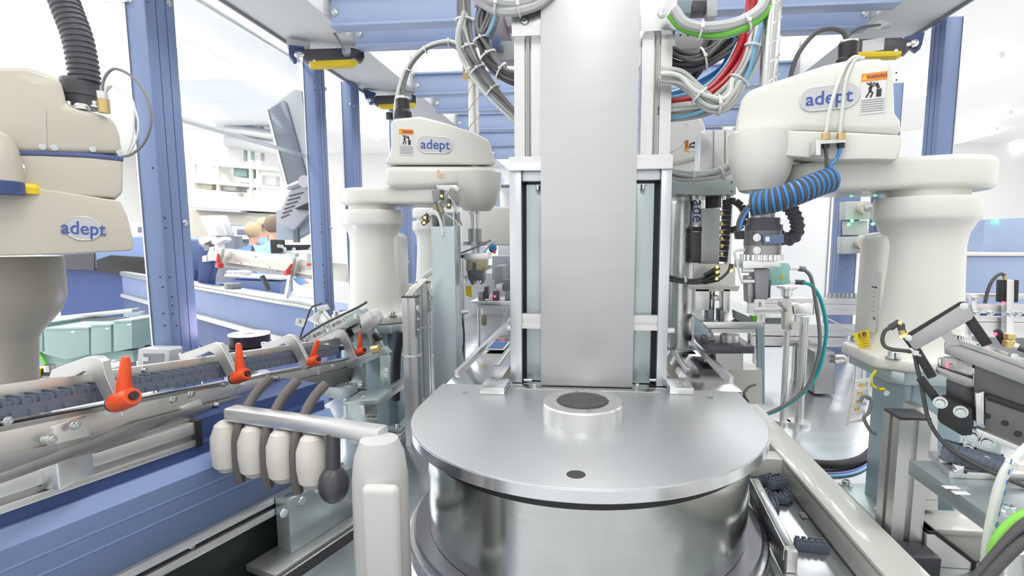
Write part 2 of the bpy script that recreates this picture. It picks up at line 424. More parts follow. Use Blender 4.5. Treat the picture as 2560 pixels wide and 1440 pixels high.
for (x0, x1, lab) in ((1199, 1262, ''), (1674, 1740, '')):
    a = az(x0, 985, 1.0); b = az(x1, 985 if x0 < 1500 else 995, 1.0)
    B().box(a.x, b.x, a.y, a.y + .095, 1.0, 1.017, .0015).obj('stop_block', ALUF, t)
    for f in (.25, .7): B().lathe(((a.x + b.x) / 2 + .004, a.y + .095 * f, 1.017), [(.002, .0003), (.006, .0004), (.007, 0)], 16).obj('countersunk_screw', ZINCS, t)
a = az(1283, 972, 1.0); b = az(1650, 980, 1.0)
B().box(a.x, b.x, a.y - .004, a.y + .02, 1.0, 1.0035, .0005).obj('foot_strip', STEEL, t)
for px in (1336, 1593):
    p = az(px, 967, 1.0035); screw((p.x, p.y, 1.0035), (0, 0, 1), .006, t, h=.008)
# ================================================================== press column
t = thing('press_column', 'tall press column faced with a plain satin metal cover sheet', 'machine column', (0, 1.5, 1.0))
xa, xb = -.137, .114
B().box(xa, xb, 1.405, 1.425, 1.0, 2.7, .0015).obj('cover_sheet', COVER, t)
for x0, x1 in ((-.213, -.138), (.126, .203)):
    xm = (x0 + x1) / 2
    B().prof((xm, 1.49, 1.6), (xm, 1.49, 2.75), x1 - x0, .08, up=(0, 1, 0), slot=.018, depth=.016).obj('upright_profile', ALU, t)
    B().box(xm - .004, xm + .004, 1.4495, 1.458, 1.6, 2.7).obj('profile_web', ALUD, t)
for x0, x1, sx in ((-.212, -.12, 1320), (.105, .208, 1655)):
    B().box(x0 - .004, x1, 1.425, 1.54, 1.93, 2.015 if x0 < 0 else 2.03, .003).obj('crosshead_block', ALUF, t)
    p = at(sx - 8 if sx < 1500 else sx, 52 if sx < 1500 else 34, 1.425); B().cyl((p.x, 1.4255, p.z), (p.x, 1.424, p.z), .0115, seg=24).obj('bore', DGREY, t)
    screw((p.x, 1.4245, p.z), (0, -1, 0), .0075, t, h=.003)
# lower housing
B().box(-.225, -.192, 1.43, 1.60, 1.0, 1.585, .002).obj('cheek_plate', CASE, t)
B().box(.180, .208, 1.43, 1.60, 1.0, 1.585, .002).obj('cheek_plate', CASE, t)
B().box(-.225, .208, 1.42, 1.60, 1.585, 1.622, .002).obj('head_plate', ALUF, t)
B().box(-.225, .208, 1.58, 1.60, 1.0, 1.585).obj('back_sheet', ZINC, t)
B().box(-.192, .180, 1.44, 1.46, 1.558, 1.585, .004).obj('top_lintel', CASE, t)
for x0, x1 in ((-.182, -.125), (.105, .166)):
    B().box(x0, x1, 1.455, 1.50, 1.0, 1.552, .002).obj('slide_plate', ZINC, t)
for x0, x1 in ((-.1915, -.182), (.166, .1795)):
    B().box(x0, x1, 1.47, 1.52, 1.0, 1.552).obj('rubber_seal', BLACK2, t)
for zz in (1.175,):
    B().prof((-.192, 1.445, zz), (.180, 1.445, zz), .02, .042, up=(0, 0, 1), slot=.008, depth=.006).obj('cross_profile', ALU, t)
for px, py in ((1345, 464), (1608, 462)):
    p = at(px, py, 1.44); screw(p, (0, 0, -1), .006, t, h=.01)
for px, py in ((1320, 950), (1635, 950)):
    p = at(px, py, 1.44); B().cyl(p - V(.012, 0, 0), p + V(.012, 0, 0), .0045).obj('stud', ZINCS, t)
for px, y in ((1678, 826), (1280, 820)):
    p = at(px, y, 1.46); B().cyl(p - V(.012, 0, 0), p + V(.008, 0, 0), .009).obj('stud', ZINCS, t)
# ================================================================== robots
def logo_plate(parent, c, n, right, w_, h_, sq=1.0):
    n = Vector(n).normalized(); r = Vector(right); r = (r - n * r.dot(n)).normalized(); u = n.cross(r); c = Vector(c)
    def stadium(w2, h2):
        R_ = h2 / 2 * .98; pts = []
        for sx, a0 in ((1, -PI / 2), (-1, PI / 2)):
            for k in range(13):
                a = a0 + PI * k / 12; pts.append(c + r * (sx * (w2 / 2 - R_) + R_ * math.cos(a)) + u * (R_ * math.sin(a)))
        return pts
    bd = B().prism(stadium(w_, h_), n, .002).obj('badge', BADGE, parent)
    bd['label'] = 'silver oval badge with a blue word'
    rim = B(); P = stadium(w_, h_); P = [p + n * .002 for p in P]; rim.tube(P + [P[0]], h_ * .015, 6, raw=True); rim.obj('badge_rim', ALUF, bd)
    q = bd
    text('adept', h_ * .78, c + n * .0024 - u * h_ * .02, n, r, LOGO, q, 'lettering', squash=sq, bold=h_ * .012)
def warn_label(parent, c, n, right, w_, h_):
    n = Vector(n).normalized(); r = Vector(right); r = (r - n * r.dot(n)).normalized(); u = n.cross(r); c = Vector(c)
    w0 = quad('', c, n, r, w_, h_, PAPER, parent, 'warning_label', label='white warning label with an orange header')
    top = c + u * (h_ / 2 - h_ * .1) + n * .0007
    quad('', top, n, r, w_, h_ * .2, WORANGE, w0, 'header_band', .0003)
    text('WARNING', h_ * .125, top + n * .0006 + r * w_ * .11, n, r, INK, w0, 'lettering', squash=.72)
    tri = top - r * w_ * .38 + n * .0004
    B().prism([tri + u * h_ * .06, tri - u * h_ * .05 - r * h_ * .06, tri - u * h_ * .05 + r * h_ * .06], n, .0004).obj('hazard_triangle', YELLOW, w0)
    m = c + u * h_ * .12 + n * .0008          # a struck person and an arm
    f = B()
    def seg(x0, y0, x1, y1, t_=.05):
        a = m + r * x0 * w_ + u * y0 * w_; b_ = m + r * x1 * w_ + u * y1 * w_
        d_ = (b_ - a).normalized(); s_ = n.cross(d_) * w_ * t_ / 2
        f.prism([a - s_, b_ - s_, b_ + s_, a + s_], n, .0004)
    for q in ((-.1, .1, -.14, -.12, .12), (-.12, -.1, -.28, -.38, .07), (-.14, -.1, -.02, -.2, .07), (-.02, -.2, -.1, -.4, .07), (-.08, .12, -.28, .26, .06), (-.1, .12, .04, .26, .06), (-.2, .02, .14, .16, .05), (.1, .22, .2, -.02, .12)): seg(*q)
    f.prism([m + r * (-.12 * w_ + .05 * w_ * math.cos(a)) + u * (.24 * w_ + .05 * w_ * math.sin(a)) for a in (2 * PI * k / 10 for k in range(10))], n, .0004)
    f.prism([m + r * x * w_ + u * y * w_ for x, y in ((.12, -.4), (.32, -.4), (.32, -.05), (.12, -.05))], n, .0004)
    f.obj('pictogram', INK, w0)
    g = B()
    for k in range(6):
        y = -.17 - k * .055; g.prism([c + r * x * w_ + u * (y + dy) * h_ + n * .0007 for x, dy in ((-.44, 0), (.44, 0), (.44, .016), (-.44, .016))], n, .0003)
    g.obj('small_print', GREY, w0)
    e = B()
    for k in range(6):
        y = -.15 - k * .055; e.prism([c + r * x * w_ + u * (y + dy) * h_ + n * .0007 for x, dy in ((-.49, 0), (.49, 0), (.49, .004), (-.49, .004))], n, .0003)
    e.obj('table_lines', GREY, w0)
def pedestal(name, label, cx, cy, z0, z1, s, mt=PED, fl=1.28):
    t = thing(name, label, 'pedestal', (cx, cy, z0), 'robot pedestals')
    c = s * .25
    octo = [V(cx + a, cy + b, z0 + .012) for a, b in ((-s + c, -s), (s - c, -s), (s, -s + c), (s, s - c), (s - c, s), (-s + c, s), (-s, s - c), (-s, -s + c))]
    B().prism(octo, (0, 0, 1), z1 - z0 - .04, .004).obj('tube_body', mt, t)
    e = s * fl
    B().prism([V(cx + a, cy + b, z1 - .03) for a, b in ((-e + c, -e), (e - c, -e), (e, -e + c), (e, e - c), (e - c, e), (-e + c, e), (-e, e - c), (-e, -e + c))], (0, 0, 1), .03, .003).obj('top_flange', ZINC, t)
    B().box(cx - e, cx + e, cy - e, cy + e, z0, z0 + .014, .003).obj('foot_flange', mat('foot_flange_pale', (.55, .66, .64), .35, .3), t)
    for a in (-1, 1):
        for b in (-1, 1): screw((cx + a * e * .86, cy + b * e * .86, z0 + .014), (0, 0, 1), .011, t)
    return t
def scara_base(t, cx, cy, z0, z1, r, m, sx=1):
    """cast column of a selective compliance robot: flange, waisted tube, thick collar"""
    hh = z1 - z0
    e = r * 1.5; c = r * .55
    B().prism([V(cx + a, cy + b, z0) for a, b in ((-e + c, -e), (e - c, -e), (e, -e + c), (e, e - c), (e - c, e), (-e + c, e), (-e, e - c), (-e, -e + c))], (0, 0, 1), .03, .008, 3).obj('base_flange', m, t)
    for a in (-1, 1):
        for b in (-1, 1): screw((cx + a * e * .78, cy + b * e * .78, z0 + .03), (0, 0, 1), .011, t)
    B().lathe((cx, cy, z0 + .028), [(r * 1.22, 0), (r * 1.12, hh * .04), (r * 1.06, hh * .12), (r * .97, hh * .5), (r * .95, hh * .64), (r * .99, hh * .72), (r * 1.12, hh * .78), (r * 1.2, hh * .80), (r * 1.22, hh * .82), (r * 1.22, hh * .90), (r * 1.19, hh - .028), (0, hh - .028)], 64).obj('column', m, t)
    B().box(cx + sx * r * .55 - r * .55, cx + sx * r * .55 + r * .55, cy - .02, cy + r * 1.25, z0 + .03, z0 + hh * .80, r * .3, 4).obj('connector_housing', m, t)
    B().cyl((cx, cy, z1 - .004), (cx, cy, z1 + .02), r * .95, seg=48).obj('turning_joint', m, t)
def arm_link(t, p0, p1, r0, r1, z0, z1, m, name='inner_arm', bev=.012):
    d = Vector((p1[0] - p0[0], p1[1] - p0[1], 0)); L = d.length; d.normalize(); a0 = math.atan2(d.y, d.x); pts = []
    for k in range(17):
        a = a0 + PI / 2 + PI * k / 16; pts.append(V(p0[0] + r0 * math.cos(a), p0[1] + r0 * math.sin(a), z0))
    for k in range(17):
        a = a0 - PI / 2 + PI * k / 16; pts.append(V(p1[0] + r1 * math.cos(a), p1[1] + r1 * math.sin(a), z0))
    return B().prism(pts, (0, 0, 1), z1 - z0, bev, 4).obj(name, m, t)
def hood(b, px, Y, depth, bev, seg=5):
    return b.slab(px, Y, depth, bev, seg)
# ---- robot beside the column, with the badge facing the aisle (right arm pointing to the deck)
pedestal('robot_pedestal', 'blue grey steel pedestal under the white robot with the arched cable', -.80, 1.87, .72, 1.105, .105)
t = thing('scara_robot', 'white four axis robot with arched cable and ball screw, standing on blue grey pedestal', 'robot', (-.80, 1.87, 1.105)); RB1 = t
scara_base(t, -.80, 1.87, 1.105, 1.507, .088, WHITE)
arm_link(t, (-.80, 1.87), (-.56, 1.93), .105, .12, 1.525, 1.582, WHITE)
# outer arm: lower shell and upper hood with a seam between
FR = face_frame(1090, 400, 1.80)
low = [(963, 414), (1241, 414), (1240, 442), (1232, 466), (1140, 468), (1060, 470), (970, 470), (964, 455)]
B().oslab(low, FR, .23, .022, 5, -.005).obj('arm_shell', WHITE, t)
up_ = [(963, 411), (964, 398), (974, 386), (978, 360), (977, 304), (990, 296), (1052, 290), (1105, 304), (1187, 331), (1222, 350), (1233, 385), (1241, 411)]
B().oslab(up_, FR, .22, .028, 6).obj('arm_hood', WHITE, t)
q = at(1192, 455, 1.89)
B().lathe((q.x, 1.89, q.z), [(.09, .03), (.088, -.02), (.072, -.075), (.052, -.098), (.048, -.102), (0, -.102)], 48).obj('quill_bell', WHITE, t)
s1 = at(1187, 560, 1.89); s0 = at(1183, 180, 1.89)
B().cyl((s0.x, 1.89, 1.3), (s0.x, 1.89, s0.z), .0185, seg=20).obj('ball_screw', ALU, t)
hb = B()
for k0 in (0, PI):
    hb.tube([V(s0.x + .0185 * math.cos(a), 1.89 + .0185 * math.sin(a), 1.78 + .02 * (a - k0)) for a in (k0 + .35 * k for k in range(48))], .0017, 5, raw=True)
hb.obj('screw_thread', BRASS, t)
c = at(1183, 182, 1.89)
B().lathe((s0.x, 1.89, c.z), [(0, .03), (.036, .03), (.037, .005), (.038, -.002)], 32).obj('shaft_cap', mat('cap_stone', (.52, .48, .42), .35, .6), t)
B().lathe((s0.x, 1.89, c.z), [(.038, -.002), (.038, -.02), (.02, -.022)], 32).obj('shaft_collar', BRASS, t)
p = apl(1088, 362, FR[0], FR[1]); logo_plate(t, p - FR[1] * .001, -FR[1], FR[2], .118, .056)
p = apl(1016, 356, FR[0], FR[1]); warn_label(t, p - FR[1] * .001, -FR[1], FR[2], .046, .086)
p = at(1101, 435, 1.778)
B().prism([apl(x, y, FR[0] - FR[1] * .0055, FR[1]) for x, y in ((1092, 426), (1096, 424), (1100, 427), (1100, 433), (1107, 432), (1112, 437), (1110, 444), (1100, 446), (1093, 441))], -FR[1], .001).obj('sticker', PEACH, t)
# black plug and bundles on the hood
p = at(1008, 290, 1.86)
B().lathe((p.x, 1.86, p.z), [(.03, -.01), (.03, .012), (.026, .018), (.023, .022), (.024, .055), (.02, .06), (0, .06)], 24).obj('cable_plug', BLACK, t)
B().ring((p.x, 1.86, p.z + .055), (p.x, 1.86, p.z + .066), .022, .014, 20).obj('plug_ring', ALU, t)
B().cyl((p.x - .05, 1.86, p.z - .01), (p.x - .05, 1.86, p.z + .012), .012).obj('hose_fitting', BLACK, t)
def cable(name, label, pix, r, m, cat='cable', group=None, parent=None, Y=None, seg=8, n=6):
    pts = [at(a[0], a[1], a[2] if len(a) > 2 else Y) for a in pix]
    o = B().tube(pts, r, seg, n).obj(name, m, parent)
    if parent is None: tag(o, label, cat, group)
    elif label: o['label'] = label
    return o
cable('signal_cable', '', [(1007, 250), (1008, 215), (1028, 160), (1070, 118), (1118, 108), (1150, 125), (1172, 165)], .009, MCAB, parent=t, Y=1.87)
cable('air_hose', '', [(986, 292), (992, 240), (1015, 170), (1060, 120), (1118, 102), (1156, 120), (1178, 172)], .006, WTUBE, parent=t, Y=1.86)
for px, py, dx, dy in ((1063, 125, 1, .5), (1122, 105, 1, 0), (1160, 142, .5, -1), (1020, 175, .4, 1)):
    tie(at(px, py, 1.865), (dx, 0, dy), .013, t)
# ---- robot close on the aisle side, white with a cream light tint painted in
t = thing('scara_robot', 'cream tinted white four axis robot with thick corrugated hose rising from its head', 'robot', (-1.02, 1.0, .72)); RB0 = t
Yc = 1.05
cpx = at(20, 760, Yc)
def lz(py, Y=Yc, px=20): return at(px, py, Y).z
x0 = cpx.x - .02
ed = lambda px, py: at(px, py, Yc).x - x0
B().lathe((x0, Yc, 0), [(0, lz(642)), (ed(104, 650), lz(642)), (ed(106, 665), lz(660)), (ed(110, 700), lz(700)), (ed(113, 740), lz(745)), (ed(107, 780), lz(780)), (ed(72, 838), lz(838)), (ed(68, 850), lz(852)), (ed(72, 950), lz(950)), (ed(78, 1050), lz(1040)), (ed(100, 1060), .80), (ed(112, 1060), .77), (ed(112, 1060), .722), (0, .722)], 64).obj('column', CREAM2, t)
arm = [(-220, 430), (0, 458), (150, 478), (300, 502), (318, 540), (331, 590), (333, 622), (325, 627), (150, 636), (-220, 645)]
FR = face_frame(160, 480, .99); FN, FX = FR[1], FR[2]
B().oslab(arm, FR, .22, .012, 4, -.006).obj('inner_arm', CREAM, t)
p = apl(209, 571, FR[0] - FN * .0065, FN); logo_plate(t, p, -FN, FX - V(0, 0, .06), .056, .049, .82)
hoodp = [(-220, 130), (0, 163), (70, 163), (140, 195), (165, 215), (165, 240), (100, 262), (116, 268), (160, 270), (255, 284), (285, 296), (298, 330), (306, 383), (-220, 378)]
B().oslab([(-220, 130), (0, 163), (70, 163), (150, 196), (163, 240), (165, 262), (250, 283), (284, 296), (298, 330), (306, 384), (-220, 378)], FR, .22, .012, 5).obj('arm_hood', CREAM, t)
B().oslab([(-220, 374), (100, 378), (220, 382), (309, 391), (309, 402), (220, 393), (100, 388), (-220, 384)], FR, .222, .001, 2, -.0015).obj('blue_trim', mat('trim_blue', (.09, .12, .30), .4), t)
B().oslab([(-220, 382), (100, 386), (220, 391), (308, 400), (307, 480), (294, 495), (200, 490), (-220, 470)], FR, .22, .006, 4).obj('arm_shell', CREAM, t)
B().oslab([(115, 272), (116, 272), (119, 379), (118, 379)], FR, .003, off=-.0005).obj('seam', GREY, t)
for px, py in ((106, 367), (136, 369), (232, 373), (299, 381)): screw(apl(px, py, FR[0], FN), -FN, .0042, t, h=.003)
# corrugated hose with clamp
pts = smooth_path([at(*a, 1.08) for a in ((213, 206), (205, 150), (192, 90), (170, 30), (135, -60), (90, -130))], 14)
L = [0]
for a, b in zip(pts, pts[1:]): L.append(L[-1] + (b - a).length)
def along(s):
    for i in range(len(pts) - 1):
        if L[i + 1] >= s: return pts[i].lerp(pts[i + 1], (s - L[i]) / (L[i + 1] - L[i]))
    return pts[-1]
N = int(L[-1] / .0028); P_ = [along(L[-1] * k / N) for k in range(N)]; RR = [.0285 if (k % 4) < 2 else .0255 for k in range(N)]
B().tube(P_, RR, 28, raw=True).obj('corrugated_hose', mat('hose_charcoal', (.075, .07, .085), .38), t)
p = at(204, 262, 1.08)
B().lathe((p.x, 1.08, p.z), [(.030, -.008), (.031, .015), (.034, .018), (.034, .038), (.0345, .04), (.0345, .05), (.0335, .052), (0, .052)], 32).obj('hose_clamp', DGREY, t)
for px in (150, 171, 238): screw(at(px, 266, 1.04), (0, 0, 1), .0055, t, h=.009)
p = at(204, 270, 1.03); B().lathe(p, [(.014, -.004), (.014, .003), (.010, .008), (0, .008)], 20).obj('cable_gland', ALU, t)
p = at(260, 270, 1.04); B().cyl(p + V(0, 0, -.01), p + V(0, 0, .018), .0105).obj('hose_fitting', BRASS, t)
B().cyl(p + V(-.001, 0, .018), p + V(-.001, 0, .033), .0095).obj('hose_fitting', ALU, t)
cable('thin_cable', '', [(256, 238), (258, 205), (270, 182), (290, 172), (325, 188), (358, 225), (376, 275), (375, 320), (358, 360), (330, 385), (305, 392)], .0028, MCAB, parent=t, Y=1.04)
cable('clear_tube', '', [(262, 240), (270, 215), (295, 220), (325, 250), (345, 300), (340, 350), (320, 385), (305, 392)], .0019, WTUBE, parent=t, Y=1.04)
cable('clear_tube', '', [(262, 236), (280, 215), (305, 228), (333, 255), (335, 300), (330, 350), (315, 385), (305, 392)], .0019, WTUBE, parent=t, Y=1.05)
B().box(x0 - .15, x0 + .15, Yc - .15, Yc + .15, 0, .722, .005).obj('base_box', PED, t)
# lifting eye and yellow cap beside it, near cylinder
g = thing('lifting_eye', 'yellow capped lifting eye bolt on top of the cream tinted robot arm', 'eye bolt', (at(60, 470, .95)))
B().lathe(at(58, 470, .95), [(.026, -.012), (.026, 0), (.021, .008), (0, .009)], 32).obj('yellow_cap', YELLOW, g)
c = at(36, 422, .95)
B().tube([c + V(.019 * math.cos(a), 0, .019 * math.sin(a)) for a in (2 * PI * k / 24 for k in range(25))], .0045, 10, raw=True).obj('eye', ALUF, g)
B().cyl(c + V(0, 0, -.034), c + V(0, 0, -.018), .009).obj('shank', ALUF, g)
g = thing('round_cover', 'rounded cream cap with a purple blue band beside the lifting eye', 'cover', (at(-20, 460, .9)))
c = at(-25, 455, .90); rr = at(30, 455, .90).x - c.x
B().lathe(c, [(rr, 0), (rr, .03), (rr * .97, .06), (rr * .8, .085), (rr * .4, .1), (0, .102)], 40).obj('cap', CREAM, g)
B().lathe(c, [(0, -.022), (rr * 1.02, -.022), (rr * 1.03, .0), (rr, .002)], 40).obj('band', NAVY, g)
# ---- robot on the far side of the deck
pedestal('robot_pedestal', 'blue grey steel pedestal under the white robot with blue coiled hose', .80, 1.34, .72, 1.105, .076, fl=1.55)
t = thing('scara_robot', 'white four axis robot with blue and black coiled hose under its arm', 'robot', (.80, 1.34, 1.105)); RB2 = t
scara_base(t, .785, 1.34, 1.105, 1.498, .088, WHITE, sx=-1)
arm_link(t, (.80, 1.36), (.58, 1.42), .125, .105, 1.514, 1.586, WHITE, bev=.014)
ul = [(1834, 338), (1838, 300), (1850, 250), (1868, 224), (1925, 204), (2060, 160), (2130, 145), (2200, 143), (2222, 152), (2234, 166), (2238, 280), (2252, 300), (2255, 335), (2150, 330), (2000, 325)]
FR = face_frame(2060, 300, 1.28); FN, FX = FR[1], FR[2]
B().oslab(ul, FR, .20, .026, 6).obj('arm_hood', WHITE, t)
B().oslab([(1836, 342), (1834, 327), (2000, 327), (2150, 332), (2254, 338), (2254, 362), (2245, 394), (2237, 400), (2160, 398), (2080, 400), (1950, 388), (1850, 384)], FR, .21, .018, 5, -.005).obj('arm_shell', WHITE, t)
q = at(1902, 400, 1.37)
B().lathe((q.x, 1.37, q.z), [(.078, .06), (.079, .02), (.074, -.01), (.066, -.04), (.048, -.075), (.040, -.079), (0, -.079)], 48).obj('quill_bell', WHITE, t)
s0 = at(1903, 200, 1.37)
s0x = at(1915, 200, 1.37).x
B().cyl((s0x + .004, 1.37, 1.74), (s0x + .012, 1.37, 2.15), .0205, seg=20).obj('ball_screw', STEEL, t)
hb = B()
for k0 in (0, PI):
    hb.tube([V(s0x + .008 + .0205 * math.cos(a), 1.37 + .0205 * math.sin(a), 1.76 + .022 * (a - k0)/1.6) for a in (k0 + .35 * k for k in range(76))], .0016, 5, raw=True)
hb.obj('screw_thread', ALUF, t)
logo_plate(t, apl(2072, 244, FR[0] - FN * .001, FN), -FN, FX, .116, .053)
warn_label(t, apl(2183, 233, FR[0] - FN * .001, FN), -FN, FX, .047, .086)
# plug, cables on the hood
p = at(2119, 150, 1.36)
B().lathe((p.x, 1.36, p.z - .012), [(.025, -.006), (.025, .012), (.021, .016), (.022, .048), (.018, .054), (0, .054)], 24).obj('cable_plug', BLACK, t)
B().ring((p.x, 1.36, p.z + .034), (p.x, 1.36, p.z + .042), .0205, .012, 18).obj('plug_ring', ALUF, t)
cable('signal_cable', '', [(2119, 112), (2108, 82), (2078, 72), (2040, 82), (2005, 120), (1985, 160), (1975, 200)], .0055, DCAB, parent=t, Y=1.39)
cable('clear_hose', '', [(2064, 338), (2078, 260), (2108, 175), (2132, 145), (2150, 143)], .0042, WTUBE, parent=t, Y=1.262)
cable('clear_hose', '', [(2099, 342), (2106, 270), (2116, 195), (2138, 150), (2160, 146)], .0042, WTUBE, parent=t, Y=1.262)
# hose bulkhead
B().slab([(2040, 350), (2115, 348), (2115, 356), (2052, 360), (2052, 388), (2040, 388)], 1.24, .035, .001).obj('hose_bracket', ALUF, t)
for px in (2064, 2102):
    a = at(px, 333, 1.25); b_ = at(px, 350, 1.25); c_ = at(px, 370, 1.25)
    B().cyl(a, b_, .0085, seg=16).obj('hose_fitting', BRASS, t); B().cyl(b_, c_, .0078, seg=12).obj('hose_nut', BLACK, t)
cable('hose_tail', '', [(2063, 368), (2066, 395), (2066, 432)], .004, DCAB, parent=t, Y=1.25)
cable('hose_tail', '', [(2101, 368), (2094, 392), (2076, 415), (2070, 432)], .004, BTUBE, parent=t, Y=1.25)
# double coiled hose
def coil(name, path, r, tr, m, ph, turns, parent, n=16):
    pts = smooth_path(path, 12); Ls = [0]
    for a, b in zip(pts, pts[1:]): Ls.append(Ls[-1] + (b - a).length)
    out = []; N = turns * n
    for k in range(N + 1):
        s = Ls[-1] * k / N; i = 0
        while i < len(pts) - 2 and Ls[i + 1] < s: i += 1
        p = pts[i].lerp(pts[i + 1], (s - Ls[i]) / max(1e-6, Ls[i + 1] - Ls[i])); d = (pts[i + 1] - pts[i]).normalized()
        a_, b_ = frame_of(d, (0, 1, 0)); an = 2 * PI * k / n + ph
        out.append(p + a_ * r * math.cos(an) + b_ * r * math.sin(an))
    return B().tube(out, tr, 7, raw=True).obj(name, m, parent)
path = [at(1880, 510, 1.26), at(1930, 502, 1.24), at(1985, 484, 1.23), at(2040, 462, 1.24), at(2080, 448, 1.25)]
coil('coiled_hose', path, .0235, .0048, BTUBE, 0, 15, t); coil('coiled_hose', path, .0235, .0048, DCAB, PI, 15, t)
cable('hose_tail', '', [(1872, 520), (1860, 540), (1852, 560), (1850, 575)], .0042, BTUBE, parent=t, Y=1.24)
cable('hose_tail', '', [(1875, 512), (1858, 530), (1846, 555), (1845, 575)], .0042, DCAB, parent=t, Y=1.24)
# tool under the quill
def tool_disc(px, py0, py1, rpx, m, name, Y=1.37, parent=t, **k):
    c0 = at(px, py0, Y); c1 = at(px, py1, Y); r = at(px + rpx, py0, Y).x - c0.x
    return B().cyl((c0.x, Y, c0.z), (c0.x, Y, c1.z), r, seg=36).obj(name, m, parent)
tool_disc(1909, 478, 545, 30, ALUD, 'quill_shaft')
tool_disc(1909, 545, 562, 40, DGREY, 'ribbed_joint'); tool_disc(1909, 562, 577, 46, DGREY, 'ribbed_joint')
tool_disc(1907, 577, 614, 46, mat('tool_grey', (.20, .20, .21), .35, .6), 'tool_changer')
tool_disc(1906, 614, 636, 45, ALUD, 'tool_changer')
for k in range(28):
    pass
b = B(); c0 = at(1904, 636, 1.37); c1 = at(1904, 650, 1.37)
for k in range(22):
    a = 2 * PI * k / 22; b.cyl((c0.x + .046 * math.cos(a), 1.37 + .046 * math.sin(a), c0.z), (c0.x + .046 * math.cos(a), 1.37 + .046 * math.sin(a), c1.z), .0055, seg=8)
b.cyl((c0.x, 1.37, c0.z), (c0.x, 1.37, c1.z), .045, seg=32); b.obj('knurled_ring', ALUF, t)
B().slab([(1857, 652), (1950, 650), (1950, 670), (1857, 672)], 1.33, .08, .002).obj('adapter_plate', ALUF, t)
B().slab([(1886, 672), (1925, 672), (1920, 750), (1890, 752)], 1.34, .05, .003).obj('gripper_body', mat('gripper_grey', (.30, .30, .33), .4, .3), t)
B().slab([(1868, 690), (1884, 690), (1886, 757), (1870, 757)], 1.35, .04, .002).obj('gripper_jaw', ALUD, t)
B().slab([(1920, 700), (1928, 700), (1926, 745), (1920, 745)], 1.35, .03, .001).obj('gripper_jaw', DGREY, t)
for py in (676, 703): B().cyl(at(1855, py, 1.35), at(1886, py, 1.35), .0065).obj('air_fitting', ALUF, t)
p = quad('', at(1900, 760, 1.335), (0, -1, 0), (1, 0, 0), .024, .024, PAPER, t, 'instruction_tag')
B().slab([(1897, 766), (1897, 757), (1899, 754), (1901, 754), (1903, 757), (1903, 766)], 1.333, .0005).obj('bottle_mark', GREY, p)
B().slab([(1841, 578), (1862, 576), (1862, 598), (1845, 598)], 1.31, .03, .002).obj('elbow_connector', BLACK, t)
for py in (594, 626): screw(at(1892, py, 1.32), (0, -1, 0), .0065, t, m=ALUF, h=.004)
B().slab([(1909, 587), (1960, 586), (1960, 608), (1910, 611)], 1.31, .03, .001).obj('blue_latch', BLUE, t)
B().slab([(1914, 592), (1924, 592), (1924, 604), (1914, 604)], 1.3085, .002).obj('latch_window', ALUF, t)
cable('clear_hose', '', [(1862, 624), (1845, 626), (1836, 632), (1842, 655), (1850, 690), (1856, 705)], .003, WTUBE, parent=t, Y=1.32)
pts = smooth_path([at(*a, 1.45) for a in ((1948, 500), (1975, 520), (1992, 555), (1990, 585), (1970, 598), (1945, 588), (1935, 565))], 14)
L = [0]
for a, b in zip(pts, pts[1:]): L.append(L[-1] + (b - a).length)
N = int(L[-1] / .0035); P_ = [along(L[-1] * k / N) for k in range(N)]; RR = [.0185 if (k % 4) < 2 else .0155 for k in range(N)]
B().tube(P_, RR, 20, raw=True).obj('corrugated_hose', mat('hose_slate', (.10, .10, .12), .5), t)
# rating labels on the column casting
p0 = at(2200, 765, 1.36)
lx = .785 - .088 * .55 - .088 * .55
lb = quad('', (lx - .0008, 1.345, at(2196, 755, 1.34).z), (-1, 0, 0), (0, -1, 0), .034, .15, PAPER, t, 'rating_label')
for k in range(6): text('robot type' if k == 0 else '- -- ----', .006, (lx - .0018, 1.345, at(2196, 718 + k * 12, 1.34).z), (-1, 0, 0), (0, -1, 0), INK, lb)
text('CE', .010, (lx - .0018, 1.337, at(2196, 796, 1.34).z), (-1, 0, 0), (0, -1, 0), INK, lb)
# yellow wiring note on the column foot
g = B().prism([apl(x, y, V(.66, 1.33, 1.2), V(.2, -1, 0)) for x, y in ((2133, 834), (2172, 824), (2176, 868), (2147, 871))], (0, 1, 0), .001).obj('caution_tag', YELLOW)
tag(g, 'yellow caution tag hanging beside the foot of the robot with coiled hose', 'tag')
text('注意', .014, apl(2153, 838, V(.66, 1.33, 1.2), V(.2, -1, 0)) - V(0, .0015, 0), (0, -1, 0), (1, 0, .25), INK, g)
for k in range(4): text('▪▪ ▪▪▪ ▪', .006, apl(2155 + k * 2, 847 + k * 6, V(.66, 1.33, 1.2), V(.2, -1, 0)) - V(0, .0015, 0), (0, -1, 0), (1, 0, .25), INK, g)
